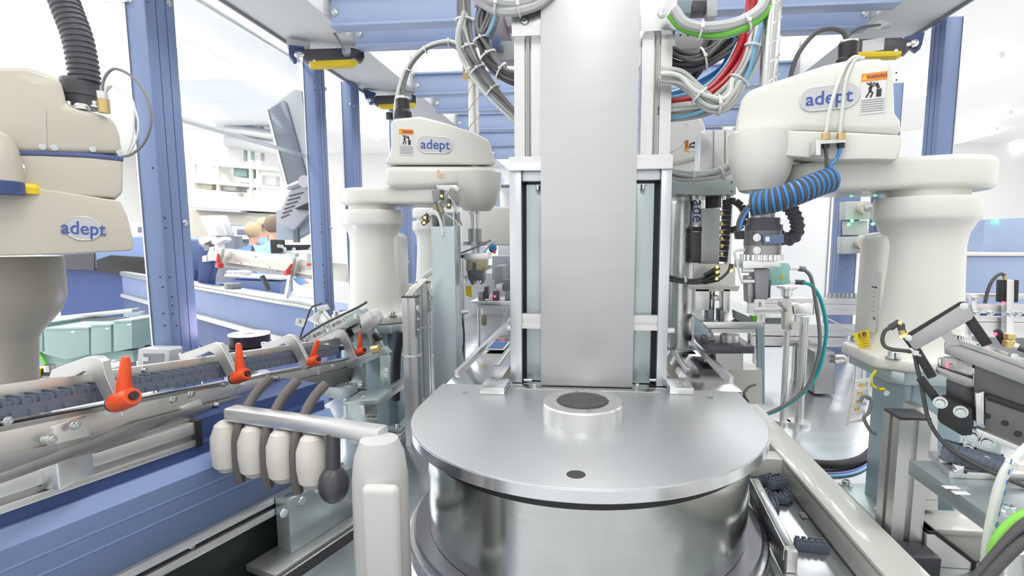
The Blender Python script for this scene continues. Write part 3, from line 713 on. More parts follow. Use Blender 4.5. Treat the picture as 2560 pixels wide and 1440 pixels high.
# ================================================================== enclosure frame
def post(name, label, x, y, z0, z1, wx=.055, wy=.095, holes=(), bolts=(), m=BLUE):
    t = thing(name, label, 'post', (x, y, z0), 'blue steel posts')
    B().box(x - wx / 2, x + wx / 2, y, y + wy, z0, z1, .003).obj('post_body', m, t)
    s = 1 if x < 0 else -1
    b = B(); 
    for yy in (y + wy * .35, y + wy * .68): b.box(x + s * wx / 2 - .0006, x + s * wx / 2 + .0006, yy - .0012, yy + .0012, z0, z1)
    b.obj('groove', NAVY, t)
    B().box(x - s * wx / 2 - .002, x - s * wx / 2 + .003, y - .003, y + .006, z0, z1).obj('edge_strip', ALU, t)
    b = B()
    for px, py in holes:
        p = at(px, py, y); b.cyl((p.x, y - .0004, p.z), (p.x, y + .001, p.z), .0032, seg=12)
    if holes: b.obj('drilled_holes', BLACK, t)
    for px, py in bolts:
        p = ax(px, py, x + s * (wx / 2)); screw(p, (s, 0, 0), .007, t, h=.005)
    return t
post('steel_post', 'nearest blue steel post with rows of drilled holes beside the cream tinted robot', -1.3, 1.45, 0, 2.23, .062, .11,
     [(412, 545), (414, 570), (401, 693), (424, 693), (407, 718), (430, 742), (431, 764), (408, 784), (431, 784), (412, 814), (441, 814), (368, 5), (382, 420)], [(462, 557), (421, 8)])
post('steel_post', 'second blue steel post standing directly under the nearer yellow and black safety switch', -1.31, 2.40, 0, 2.23, .055, .095,
     [(786, 205), (786, 225), (804, 560), (804, 580), (807, 662), (811, 690), (811, 706), (811, 718), (815, 740), (817, 750)], [(812, 222), (826, 570)])
post('steel_post', 'third blue steel post behind the tilted monitor and beyond the header beam bracket', -1.30, 2.75, 0, 2.23, .055, .10, [], [(875, 260), (884, 264)])
post('steel_post', 'blue steel post partly hidden behind the waisted column of the logo robot', -1.45, 3.85, 0, 2.4, .10, .16, [], [(1032, 578)])
post('steel_post', 'broad blue steel post just behind the round hood of the coiled hose robot', 1.34, 2.20, .72, 2.23, .06, .09, [(2241, 182), (2241, 200)], [])
post('steel_post', 'blue steel post carrying the grey socket boxes, side with drilled holes', 1.53, 3.32, 0, 2.3, .10, .12, [(2115, 600), (2117, 640), (2116, 670)], [])
post('steel_post', 'thin blue steel post between socket boxes and the coiled hose robot column', 1.73, 3.32, 0, 2.3, .09, .10, [], [])
for x0, x1, lab in ((-1.29, -1.0, 'wide white header beam carrying two yellow and black safety switches'), (1.045, 1.30, 'wide white header beam carrying one safety switch with a white label')):
    t = thing('header_beam', lab, 'beam', ((x0 + x1) / 2, 2, 2.23))
    B().box(x0, x1, -.5, 7.5, 2.232, 2.60, .006).obj('beam_body', WALL, t)
    s = x0 if x0 < 0 else x1
    B().box(s - .004, s + .004, -.5, 7.5, 2.222, 2.236).obj('sealing_lip', GREY, t)
    inner = x1 if x0 < 0 else x0; sg = 1 if x0 < 0 else -1
    for yy in (1.99, 2.20, 2.93, 3.31, 3.87, 4.5, 5.2):
        B().box(inner, inner + sg * .008, yy - .03, yy + .09, 2.232, 2.40, .001).obj('end_plate', LGREY, t)
for k, yy in enumerate((1.99, 2.20, 2.93, 3.31, 3.87, 4.5, 5.2)):
    lab = ['nearest blue cross beam overhead, first from the camera side', 'blue cross beam overhead, second one, close behind the nearest', 'blue cross beam overhead, third one, level with the ball screw top', 'blue cross beam overhead, fourth one counted going away',
           'blue cross beam overhead, fifth one counted going away', 'blue cross beam overhead, sixth one counted going away', 'farthest blue cross beam overhead, seventh counted going away'][k]
    t = thing('cross_beam', lab, 'beam', (0, yy, 2.2), 'blue cross beams overhead')
    B().box(-.985, 1.03, yy, yy + .012, 2.205, 2.305, .001).obj('web', BLUE2, t)
    B().box(-.985, 1.03, yy - .018, yy + .045, 2.195, 2.205, .001).obj('bottom_flange', BLUE2, t)
    B().box(-.985, 1.03, yy - .018, yy + .045, 2.305, 2.315, .001).obj('top_flange', BLUE2, t)
    for x in (-.972, 1.018): screw((x, yy - .001, 2.25), (0, -1, 0), .009, t, h=.006)
# safety switches hanging under the header beams
def switch(label, body, yel, Y, cab, gl, mirror=False, lab=None):
    fr = face_frame(*body[0], Y)
    t = thing('safety_switch', label, 'safety switch', tuple(fr[0]), 'yellow and black safety switches')
    B().oslab(body, fr, .045, .003).obj('switch_body', DGREY, t)
    B().oslab(yel, fr, .05, .003, off=-.006).obj('yellow_cover', YELLOW, t)
    for i in (0, -2):
        pass
    return t, fr
t, fr = switch('yellow and black safety switch with pale gland, above the second blue post', [(757, 130), (765, 122), (882, 119), (906, 126), (912, 142), (905, 152), (890, 152), (780, 158), (757, 145)], [(772, 152), (890, 147), (897, 156), (885, 163), (788, 166), (776, 163)], 2.15, None, None)
p = apl(866, 130, fr[0], fr[1]); B().cyl(p, p - fr[1] * .03, .019, .016, seg=16).obj('cable_gland', mat('gland_grey', (.42, .46, .52), .4), t)
cable('switch_cable', '', [(862, 128, 2.11), (850, 105, 2.10), (835, 82, 2.14), (824, 62, 2.2), (805, 55, 2.24), (788, 60, 2.28)], .0048, MCAB, parent=t)
B().cyl(at(788, 60, 2.28), at(772, 60, 2.33), .014).obj('cable_gland', LGREY, t)
B().oslab([(900, 128), (911, 130), (911, 145), (900, 147)], fr, .03, .003, off=-.012).obj('end_screw_cap', BLACK, t)
for px, py in ((785, 152), (884, 149)): screw(apl(px, py, fr[0] - fr[1] * .006, fr[1]), -fr[1], .004, t)
b = B().oslab([(722, 112), (760, 116), (760, 121), (735, 120), (742, 148), (735, 152), (722, 136)], fr, .05, .001); b.obj('hinge_bracket', NAVY, t)
B().oslab([(715, 95), (775, 106), (768, 124), (718, 112)], fr, .06, .002, off=.01).obj('clear_wedge', LGREY, t)
p = apl(742, 138, fr[0], fr[1]); B().sphere(p, .012).obj('ball_joint', ALUF, t); B().cyl(p, apl(760, 138, fr[0], fr[1]), .006).obj('pivot', ALUF, t)
t, fr = switch('yellow and black safety switch farther along the header beam, behind the arched cable', [(932, 246), (940, 239), (1030, 236), (1040, 239), (1040, 258), (945, 264), (935, 257)], [(945, 261), (1038, 256), (1038, 266), (960, 269), (950, 268)], 2.9, None, None)
p = apl(1022, 245, fr[0], fr[1]); B().cyl(p, p - fr[1] * .03, .017, .015, seg=16).obj('cable_gland', MATS['gland_grey'], t)
p = apl(924, 250, fr[0], fr[1]); B().sphere(p, .012).obj('ball_joint', ALUF, t)
B().oslab([(908, 222), (940, 232), (930, 245), (934, 256), (925, 258), (912, 240)], fr, .05, .001).obj('hinge_bracket', NAVY, t)
cable('switch_cable', '', [(1003, 238, 2.85), (1000, 210, 2.85), (993, 190, 2.9), (978, 186, 2.95), (958, 193, 3.0)], .005, MCAB, parent=t)
t, fr = switch('yellow and black safety switch with a white rating label above the coiled hose robot', [(2132, 98), (2254, 93), (2262, 98), (2279, 104), (2275, 118), (2262, 132), (2134, 136)], [(2135, 129), (2254, 126), (2256, 132), (2242, 140), (2140, 143)], 2.08, None, None)
p = apl(2183, 113, fr[0] - fr[1] * .001, fr[1]); quad('', p, -fr[1], fr[2], .066, .042, PAPER, t, 'rating_label')
b = B().oslab([(2262, 92), (2312, 80), (2305, 112), (2290, 124), (2272, 112)], fr, .05, .001, off=.02); b.obj('hinge_bracket', NAVY, t)
p = apl(2286, 108, fr[0], fr[1]); B().sphere(p, .013).obj('ball_joint', ALUF, t); B().cyl(p, apl(2266, 112, fr[0], fr[1]), .007).obj('pivot', ALUF, t)
p = apl(2240, 127, fr[0] - fr[1] * .006, fr[1]); screw(p, -fr[1], .004, t)
for k in (0, 6): cable('switch_cable', '', [(2117, 95, 1.7), (2130, 78 + k, 1.8), (2160, 66 + k * .6, 1.9), (2200, 62, 1.98)], .0035, DCAB, parent=t)
B().cyl(at(2196, 62, 2.0), at(2218, 61, 2.04), .014).obj('cable_gland', LGREY, t)
g = thing('end_bolt', 'short silver round bolt head at the top of the nearest blue post', 'bolt', tuple(at(305, 5, 1.45)))
c = at(306, -8, 1.44); B().lathe((c.x, 1.46, c.z), [(0, -.012), (.018, -.012), (.021, -.008), (.021, .03), (0, .03)], 28).obj('bolt_body', ALUF, g); B().cyl((c.x, 1.46, c.z), (c.x + .05, 1.47, c.z), .008).obj('bolt_arm', ALUD, g)
# clear guard panel with its frame between the two nearest posts
t = thing('guard_window', 'clear guard panel with thin aluminium frame between the nearest two blue posts', 'window', (-1.345, 2, 1.75))
B().box(-1.349, -1.345, 1.575, 2.385, 1.80, 2.21).obj('pane', GLASS, t)
B().box(-1.352, -1.340, 1.57, 2.39, 1.785, 1.80, .001).obj('frame_rail', ALU, t)
B().box(-1.352, -1.340, 1.57, 2.39, 2.21, 2.225, .001).obj('frame_rail', ALU, t)
# ================================================================== cable bundles by the column head
def bundle(name, label, pix, Y, cols, R_, r, ties=(), seed=0, group='cable bundles at the column head', cat='cable bundle'):
    random.seed(seed); base = smooth_path([at(a[0], a[1], a[2] if len(a) > 2 else Y) for a in pix], 7)
    t = thing(name, label, cat, tuple(base[len(base) // 2]), group)
    n = sum(c[1] for c in cols); k = 0; cl = [c for c in cols for _ in range(c[1])]; random.shuffle(cl)
    for i, c in enumerate(cl):
        an = i * 2.4; rad = R_ * math.sqrt((i + .5) / n); pts = []
        for j, p in enumerate(base):
            d = base[min(j + 1, len(base) - 1)] - base[max(j - 1, 0)]; a_, b_ = frame_of(d, (0, 1, 0)); tw = an + j * .035 + .3 * math.sin(j * .3 + i)
            pts.append(p + a_ * rad * math.cos(tw) + b_ * rad * math.sin(tw))
        B().tube(pts, r * c[2] if len(c) > 2 else r, 8, raw=True).obj('strand', c[0], t)
    for f in ties:
        j = int(f * (len(base) - 2)); tie(base[j], base[j + 1] - base[j], R_ + r, t, t=.005)
    return t
bundle('cable_bundle', 'outer bundle of grey cables curving down behind the ball screw to the column', [(1158, -40), (1158, 40), (1168, 110), (1195, 175), (1240, 235), (1300, 300)], 1.66, [(MCAB, 5), (GTUBE, 3), (SKY, 1)], .020, .0055, (.25, .45, .62, .8), 1)
bundle('cable_bundle', 'milky tubes running along the outside of the grey cable bundle', [(1160, 30, 1.64), (1146, 95, 1.64), (1160, 150), (1200, 210), (1245, 260), (1300, 310)], 1.66, [(WTUBE, 3), (GTUBE, 1)], .010, .0055, (.5,), 2)
bundle('cable_bundle', 'inner bundle of dark cables looping under the valve block to the column', [(1245, -10), (1212, 20), (1200, 70), (1212, 120), (1235, 160), (1270, 188), (1320, 205)], 1.60, [(MCAB, 7), (DCAB, 2)], .020, .0058, (.45, .6, .8), 3)
bundle('cable_bundle', 'loose pale cable ends fanning into the grey plugs beside the valve block', [(1190, 0), (1215, 5), (1232, 25), (1225, 60), (1210, 90)], 1.58, [(MCAB, 3), (GTUBE, 3), (SKY, 1)], .020, .0045, (), 4)
bundle('cable_bundle', 'thick grey conduit arc sweeping across the top of the column', [(1150, -70), (1190, -20), (1235, 12), (1290, 20), (1340, 5), (1375, -25)], 1.40, [(LGREY, 3, 1.5)], .013, .0085, (.45, .65), 5)
bundle('cable_bundle', 'grey and green conduit arc sweeping away from the column to the tall screw', [(1680, 30), (1710, 62), (1770, 78), (1840, 70), (1895, 40), (1925, 0), (1950, -50)], 1.36, [(LGREY, 2, 1.6), (GREEN, 1), (CREAM, 1)], .014, .008, (.3, .6), 6)
bundle('cable_bundle', 'bundle of charcoal cables hanging behind the grey and green conduit arc', [(1660, 128), (1700, 148), (1750, 150), (1800, 125), (1850, 80), (1890, 20)], 1.52, [(DCAB, 10)], .024, .0062, (.45,), 7)
bundle('cable_bundle', 'second charcoal bundle dropping steeply behind the blue tube ends', [(1700, 215), (1735, 180), (1760, 150), (1775, 110), (1800, 60)], 1.60, [(DCAB, 7)], .018, .0062, (), 17)
bundle('cable_bundle', 'pale grey cable sweep hanging from the ceiling in a broad bend', [(1915, -10), (1905, 60), (1888, 120), (1862, 180), (1825, 230), (1775, 262), (1720, 275), (1640, 282)], 1.48, [(GTUBE, 8), (WTUBE, 3), (SKY, 1)], .022, .0058, (.3, .5), 8)
bundle('cable_bundle', 'printed pale cables looping out of the column below the charcoal bundle', [(1650, 185), (1700, 195), (1735, 225), (1765, 252), (1800, 262), (1828, 240), (1845, 205)], 1.40, [(GTUBE, 6), (WTUBE, 2)], .019, .0058, (.42, .68), 9)
bundle('tube_bundle', 'red and blue pneumatic tubes sweeping from the column up to the ceiling', [(1650, 262), (1720, 250), (1785, 218), (1835, 160), (1862, 100), (1878, 40), (1885, -20)], 1.50, [(RED, 3, 1.5), (SKY, 2), (BTUBE, 1)], .016, .006, (), 10, cat='tube bundle')
bundle('tube_bundle', 'short blue and red tubes dropping beside the charcoal bundle', [(1842, 105), (1830, 140), (1808, 175), (1770, 205), (1720, 228), (1650, 250)], 1.56, [(SKY, 2, 1.3), (BTUBE, 2), (RED, 1, 1.3)], .014, .006, (), 11, cat='tube bundle')
bundle('cable_bundle', 'pale cables running from the column across the grey motor plate', [(1650, 428), (1710, 440), (1760, 442), (1810, 430), (1845, 400), (1870, 360)], 1.62, [(GTUBE, 3), (WTUBE, 3)], .014, .0058, (.3, .6), 12)
# valve block and housings beside the column head
t = thing('valve_block', 'grey and mauve valve block behind the cable loops at the column head', 'valve block', tuple(at(1265, 120, 1.75)))
B().slab([(1208, 18), (1262, 30), (1268, 70), (1283, 110), (1283, 140), (1240, 140), (1225, 90)], 1.75, .08, .003).obj('mauve_body', mat('mauve_grey', (.33, .28, .33), .5), t)
B().slab([(1236, 102), (1290, 102), (1290, 150), (1238, 150)], 1.73, .06, .002).obj('pale_body', LGREY, t)
B().slab([(1228, 84), (1249, 84), (1249, 122), (1228, 122)], 1.70, .04, .002).obj('blue_cap', BLUE, t)
B().slab([(1250, 114), (1257, 114), (1257, 126), (1250, 126)], 1.715, .02).obj('key_slot', GREY, t)
B().slab([(1256, 20), (1290, 24), (1290, 68), (1268, 66)], 1.72, .06, .002).obj('pale_rack', LGREY, t)
B().cyl(at(1226, 42, 1.62), at(1248, 40, 1.62), .011).obj('fitting', BRASS, t)
B().cyl(at(1188, 44, 1.62), at(1225, 42, 1.62), .008).obj('plug', WTUBE, t)
for (a, b_) in (((1215, 62), (1234, 48)), ((1220, 74), (1240, 58)), ((1218, 88), (1240, 70))): B().cyl(at(*a, 1.6), at(*b_, 1.6), .006).obj('plug', LGREY, t)
t = thing('valve_block', 'pale valve manifold behind the grey and green conduit arc', 'valve block', tuple(at(1730, 90, 1.72)))
B().slab([(1690, 84), (1768, 82), (1768, 108), (1748, 120), (1690, 124)], 1.70, .08, .002).obj('manifold_body', mat('manifold_grey', (.40, .40, .39), .45), t)
B().slab([(1690, 0), (1732, 0), (1728, 14), (1728, 32), (1690, 36)], 1.68, .07, .002).obj('ribbed_rack', mat('rack_blue_grey', (.30, .40, .44), .45), t)
B().slab([(1732, 0), (1770, 0), (1770, 28), (1728, 30)], 1.72, .05, .002).obj('dark_body', mat('rack_dark', (.07, .06, .07), .45), t)
B().slab([(1768, 0), (1795, 0), (1793, 40), (1768, 42)], 1.71, .05, .002).obj('pale_body', LGREY, t)
for px in (1701, 1720): B().cyl(at(px, 88, 1.699), at(px, 88, 1.71), .003).obj('port', BLACK, t)
B().slab([(1768, 92), (1785, 88), (1790, 100), (1772, 112)], 1.69, .04, .002).obj('brass_terminal', BRASS, t)
c = at(1836, 110, 1.52); B().cyl(c, c + V(0, 0, .016), .0085).obj('blue_collet', BTUBE, t)
# ================================================================== blue conveyor in the near corner
E0 = V(-.624, 1.175, 0); U = V(.35, 1, 0).normalized(); NL = V(-U.y, U.x, 0)
def cp(s, off, z): return E0 - U * s + NL * off + V(0, 0, z)
def cbar(s0, s1, o0, o1, z0, z1, bev=0):
    return B().hull([cp(s0, o0, z0), cp(s1, o0, z0), cp(s1, o1, z0), cp(s0, o1, z0)], [cp(s0, o0, z1), cp(s1, o0, z1), cp(s1, o1, z1), cp(s0, o1, z1)], bev)
t = thing('conveyor', 'blue sided belt conveyor with aluminium edge rails running diagonally under the feeder', 'conveyor', tuple(cp(.6, .05, .72)), None)
cbar(-.01, 1.35, 0, .10, .853, .966, .001).obj('side_panel', BLUE, t)
B().hull([cp(-.01, 0, .966), cp(1.35, 0, .966), cp(1.35, .10, .966), cp(-.01, .10, .966)], [cp(-.01, .016, .99), cp(1.35, .016, .99), cp(1.35, .10, .99), cp(-.01, .10, .99)]).obj('sloped_ledge', mat('ledge_blue', (.26, .36, .62), .35), t)
cbar(.0, 1.35, .022, .09, .99, 1.012).obj('navy_rail', NAVY, t)  # dark navy band above the sloped ledge
cbar(.31, 1.35, .016, .045, 1.012, 1.024, .001).obj('edge_rail', ALU, t)
cbar(.31, 1.35, .024, .045, 1.024, 1.036).obj('rail_groove', ALUD, t)
cbar(.31, 1.35, .016, .045, 1.036, 1.058, .001).obj('edge_rail', ALU, t)
cbar(.31, 1.35, .030, .16, 1.052, 1.064, .002).obj('top_rail', mat('belt_rail_grey', (.33, .33, .33), .35, .9, var=.06), t)
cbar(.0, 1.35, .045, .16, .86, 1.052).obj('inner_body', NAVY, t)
cbar(-.02, 1.35, -.012, .03, .838, .853, .001).obj('lower_profile', ALU, t)
cbar(-.02, 1.35, -.004, .03, .828, .838).obj('profile_slot', BLACK2, t)
cbar(-.02, 1.35, -.012, .03, .812, .828, .001).obj('lower_profile', ALU, t)
cbar(.30, .312, .014, .047, 1.010, 1.060).obj('end_cap', BLACK, t)
for z in (.905, .935): cbar(-.01, 1.35, -.0008, .0, z, z + .003).obj('reflection_rib', mat('ledge_blue', (.26, .36, .62)), t)  # pale ribs imitate light reflected along the blue panel
p = apl(475, 1362, cp(0, 0, 0), NL); screw(p, -NL, .006, t, h=.006)
for s in (.1, 1.1): cbar(s, s + .04, .05, .12, .70, .812).obj('support_leg', ALU, t)
cbar(.02, 1.35, .03, .14, .30, .80, .002).obj('under_shade_block', mat('under_shade_dark', (.035, .045, .04), .4), t)  # dark box added to imitate the shade below the conveyor
# steel bearing block standing at the conveyor end
t = thing('bearing_block', 'pale steel bearing block with three recessed screws beside the blue conveyor end', 'bearing block', tuple(cp(.06, -.03, .72)))
cbar(-.005, .175, -.055, -.013, .735, .855, .002).obj('block_body', ZINC, t)
for px, py in ((710, 1283), (756, 1252), (796, 1224)):
    p = apl(px, py, cp(0, -.0555, 0), NL); B().lathe(p, [(.003, .0012), (.0065, .0015), (.0085, .0015), (.0095, 0)], 24, axis=-NL).obj('recessed_screw', ZINCS, t)
cbar(-.04, .24, -.085, .0, .72, .735, .001).obj('base_plate', ALU, t)
p = cp(.155, -.04, .855); B().lathe(p, [(.004, .0005), (.012, .001), (.014, 0)], 24).obj('top_bore', ALUF, t)
for z in (.76, .785, .81): p = cp(-.02, -.035, z); B().cyl(p, p + V(0, 0, .012), .014, seg=6).obj('hex_nut', ZINCS, t)
p = cp(-.055, -.09, .722)
B().tube([p + U * (.002 * k) * 1.0 + V(0, .004 * math.cos(k * 1.2), .006 + .004 * math.sin(k * 1.2)) for k in range(20)], .0009, 5, raw=True).obj('return_spring', BRASS, t)
g = cbar(-.03, .34, -.115, -.088, .7202, .7212).obj('rubber_strip', BLACK2); tag(g, 'dark rubber strip lying on the bed along the bearing block', 'strip')
# ================================================================== connector feeder above it
XF = -.80
def fx(px, py, x=XF): return ax(px, py, x)
t = thing('linear_feeder', 'inclined vibratory feeder rail carrying slate plug housings past orange clamps', 'feeder', tuple(fx(500, 1000)))
def frail(y0, y1, px0, px1, x, th, hp, m, name, bev=.001, kk=None):
    a = ax(px0, y0, x); b = ax(px1, y1, x)
    return B().bar(a, b, th, hp, (0, 0, 1), bev).obj(name, m, t)
frail(992, 848, -60, 880, XF - .03, .012, .022, mat('warm_aluminium', (.70, .68, .63), .36, .8, var=.05), 'top_rail')  # tan reflection on the rails put into the metal colour
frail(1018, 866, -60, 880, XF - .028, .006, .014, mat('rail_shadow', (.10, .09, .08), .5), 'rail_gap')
frail(1080, 896, -60, 880, XF - .016, .03, .010, ALUD, 'track_floor')
frail(1122, 905, -60, 905, XF, .012, .034, MATS['warm_aluminium'], 'front_rail')
frail(1182, 935, -60, 900, XF + .006, .012, .030, ALUD, 'lower_plate')
B().prism([fx(x, y, XF + .02) for x, y in ((-40, 1200), (350, 1055), (560, 1000), (700, 965), (880, 918), (880, 935), (700, 985), (480, 1065), (440, 1075), (340, 1040), (170, 1090), (60, 1130), (-40, 1180))][:4] + [fx(x, y, XF + .02) for x, y in ((880, 918), (880, 940), (560, 1025), (350, 1085), (-40, 1225))], (-1, 0, 0), .01, .001).obj('skirt_plate', ALUD, t)
for px, py in ((110, 1098), (18, 1052), (330, 995), (560, 960), (360, 925), (612, 892), (820, 862)): screw(ax(px, py, XF + .007) if py > 940 else ax(px, py, XF - .024), (1, 0, 0), .0045, t, h=.004)
for px, py in ((125, 1098), (185, 1062), (430, 998), (475, 985), (540, 1012), (655, 970), (690, 945), (795, 930), (830, 915)): screw(ax(px, py, XF + .021), (1, 0, 0), .0055, t, h=.006)
for px0, px1, y0, y1 in ((132, 235, 1085, 1185), (455, 510, 1030, 1075)):
    c0 = ax(px0, y0, XF + .01); c1 = ax(px1, y1, XF + .01)
    B().box(XF - .02, XF + .012, c0.y, c1.y, c1.z, c0.z + .01, .003).obj('mounting_block', ALU, t)
# slate plug housings sitting in the track
def plug(b, p, d, s=1.6):
    a_, u_ = frame_of(d); d = d.normalized()
    def bx(d0, d1, a0, a1, u0, u1):
        r = lambda u: [p + d * (x * s) + a_ * (y * s) + u_ * (u * s) for x, y in ((d0, a0), (d1, a0), (d1, a1), (d0, a1))]
        b.hull(r(u0), r(u1))
    bx(-.008, .008, -.011, .011, 0, .011)
    bx(-.008, -.0055, -.011, .011, .011, .019); bx(.001, .003, -.011, .011, .011, .017)
    for k in (-1, 0, 1): bx(-.006, .006, k * .0085 - .0012, k * .0085 + .0012, .011, .015)
    bx(-.003, .003, .011, .0135, .001, .006)
a = ax(-40, 1058, XF - .012); e = ax(850, 884, XF - .012); D_ = (e - a); L_ = D_.length; D_.normalize(); n = int(L_ / .0245)
ORD = ['first', 'second', 'third', 'fourth', 'fifth', 'sixth', 'seventh', 'eighth', 'ninth', 'tenth', 'eleventh', 'twelfth', 'thirteenth', 'fourteenth', 'fifteenth', 'sixteenth', 'seventeenth', 'eighteenth', 'nineteenth', 'twentieth']
MARKS = [(ax(300, 1000, XF).y, 'before the largest orange lever'), (ax(600, 940, XF).y, 'beyond the largest orange lever'), (ax(780, 905, XF).y, 'beyond the second orange lever'), (99, 'beyond the third orange lever')]; CNT = {}
def plug_label(p):
    s = next(m[1] for m in MARKS if p.y < m[0]); CNT[s] = CNT.get(s, 0) + 1
    return 'slate plug housing queued on the feeder track, %s one %s' % (ORD[CNT[s] - 1], s)
b = B(); plug(b, V(0, 0, 0), D_); o0 = None
for k in range(n):
    p = a + D_ * (.0245 * k)
    if o0 is None: o0 = b.obj('plug_housing', CONN); o = o0; o.location = p
    else: o = o0.copy(); COL.objects.link(o); o.location = p
    tag(o, plug_label(p), 'connector', 'plug housings queued on the feeder track')
# bent brackets and orange levers
def arm(label, px, Y, depth=.014):
    Y = max(px, key=lambda q: q[1]); Y = ax(Y[0], Y[1], XF + .022).y - depth
    g = thing('bent_bracket', label, 'bracket', tuple(at(*px[0], Y)), 'bent brackets over the feeder')
    B().slab(px, Y, depth, .0007, 1).obj('arm_plate', mat('milled_bracket', (.66, .66, .65), .38, .85), g)
    return g
g = arm('largest bent bent bracket, spanning the near end of the feeder track', [(118, 955), (128, 925), (215, 893), (242, 893), (256, 905), (262, 935), (308, 1040), (285, 1048), (228, 940), (210, 928), (160, 955)], .82); p = at(125, 928, .83); B().cyl(p, p + V(0, 0, .012), .008).obj('pivot_screw', ZINCS, g)
g = arm('bent bent bracket second from the near end, behind an orange lever', [(447, 898), (452, 885), (530, 858), (548, 860), (556, 870), (603, 965), (585, 975), (535, 885), (522, 878), (468, 902)], 1.14); p = at(457, 890, 1.15); B().cyl(p, p + V(0, 0, .010), .008).obj('pivot_screw', ZINCS, g)
g = arm('bent bent bracket third from the near end of the feeder', [(652, 872), (657, 860), (718, 837), (732, 839), (742, 850), (774, 915), (757, 925), (722, 862), (712, 857), (672, 876)], 1.42); p = at(660, 864, 1.43); B().cyl(p, p + V(0, 0, .010), .008).obj('pivot_screw', ZINCS, g)
g = arm('farthest bent bent bracket of the feeder, beside the labelled sensor bar', [(790, 858), (796, 848), (845, 824), (858, 827), (864, 836), (893, 897), (878, 905), (848, 846), (840, 843), (806, 860)], 1.62)
def lever(label, hub0, hub1, top, Y, r, parent=None, seat=None, m=ORANGE):
    Y = ax(hub0[0], hub0[1], XF + .034).y
    t_ = thing('clamp_lever', label, 'clamp lever', tuple(at(*hub0, Y)), 'orange clamping levers')
    a_, b_ = at(*hub0, Y), at(*hub1, Y - .012); d = (b_ - a_)
    B().lathe(a_, [(0, 0), (r * .92, 0), (r, d.length * .15), (r * .96, d.length * .85), (r * .8, d.length), (0, d.length)], 24, axis=d).obj('hub', m, t_)
    B().cyl(a_ - d.normalized() * .006, a_, r * .85).obj('thrust_ring', BLACK, t_)
    B().cyl(b_, b_ + d.normalized() * .006, r * .42, seg=8).obj('centre_screw', BLACK, t_)
    c_ = at(*top, Y - .006); m_ = a_.lerp(b_, .45)
    B().tube([m_, m_.lerp(c_, .35), m_.lerp(c_, .92), c_], [r * .62, r * .66, r * .42, r * .3], 12, raw=True).obj('handle', m, t_)
    return t_
lever('nearest and largest orange clamping lever on the feeder', (290, 1008), (332, 990), (314, 892), .82, .0165)
lever('orange clamping lever second from the near end of the feeder', (588, 945), (617, 934), (596, 858), 1.12, .0145)
lever('orange clamping lever third from the near end, below the sensor labels', (768, 910), (795, 898), (794, 850), 1.40, .0140)
lever('farthest orange clamping lever at the feeder end', (890, 884), (910, 875), (901, 830), 1.60, .0125)
# labelled sensor bar above the feeder end
def sb(px, Y=1.62, depth=.012, bev=.001): return B().slab(px, Y, depth, bev)
t = thing('sensor_bar', 'tilted steel sensor bar with two white code labels above the feeder end', 'bracket', tuple(at(840, 830, 1.62)))
sb([(752, 845), (895, 772), (905, 790), (910, 800), (770, 868)]).obj('bar', ZINC, t)
up = V(0, 0, 1)
for px, py, s in ((798, 834, '-B1051.2'), (846, 807, '-B1051.1')):
    c = at(px, py, 1.619); r = (at(px + 30, py - 15, 1.619) - c).normalized()
    q = quad('', c, (0, -1, 0), r, .058, .026, PAPER, t, 'code_label'); text(s, .0145, c - V(0, .0012, 0), (0, -1, 0), r, INK, q)
for px, py in ((815, 816), (820, 824), (762, 851), (890, 790)): screw(at(px, py, 1.62), (0, -1, 0), .006, t, h=.006)
sb([(893, 775), (912, 772), (975, 905), (960, 915), (945, 905)], 1.66, .02).obj('diagonal_leg', ZINC, t)
sb([(898, 788), (935, 773), (952, 795), (945, 808), (925, 828), (905, 830)], 1.60, .03, .002).obj('head_block', ALU, t)
sb([(922, 780), (936, 776), (944, 790), (930, 796)], 1.595, .01).obj('tag_plate', PAPER, t)
sb([(765, 800), (800, 775), (815, 795), (835, 820), (812, 830), (798, 815)], 1.64, .03, .002).obj('sensor_head', ALUF, t)
sb([(790, 768), (812, 762), (818, 775), (795, 782)], 1.63, .02, .002).obj('cable_clip', WTUBE, t)
cable('sensor_cable', '', [(917, 755), (895, 768), (860, 785), (800, 815), (755, 845), (742, 858)], .004, DCAB, parent=t, Y=1.58)
cable('sensor_cable', '', [(745, 860), (755, 830), (768, 795), (780, 768), (805, 758)], .003, DCAB, parent=t, Y=1.60)
sb([(740, 795), (765, 798), (758, 818), (737, 812)], 1.59, .001, 0).obj('approval_tag', PAPER, t)
text('CE', .010, at(750, 803, 1.588), (0, -1, 0), (-.2, 0, -1), INK, t)
g = thing('photo_sensor', 'black optical sensor with a printed label hanging beside the sensor bar', 'sensor', tuple(at(880, 830, 1.66)))
sb([(862, 825), (885, 806), (902, 818), (888, 832), (870, 848), (862, 838)], 1.645, .025, .002).obj('sensor_body', BLACK, g)
sb([(878, 822), (897, 810), (903, 824), (886, 835)], 1.64, .001, 0).obj('printed_label', PAPER, g)
g = thing('photo_sensor', 'black optical sensor on the diagonal steel leg above the pedestal', 'sensor', tuple(at(940, 840, 1.6)))
sb([(933, 832), (952, 845), (950, 852), (938, 855), (930, 840)], 1.635, .02, .002).obj('sensor_body', BLACK, g)
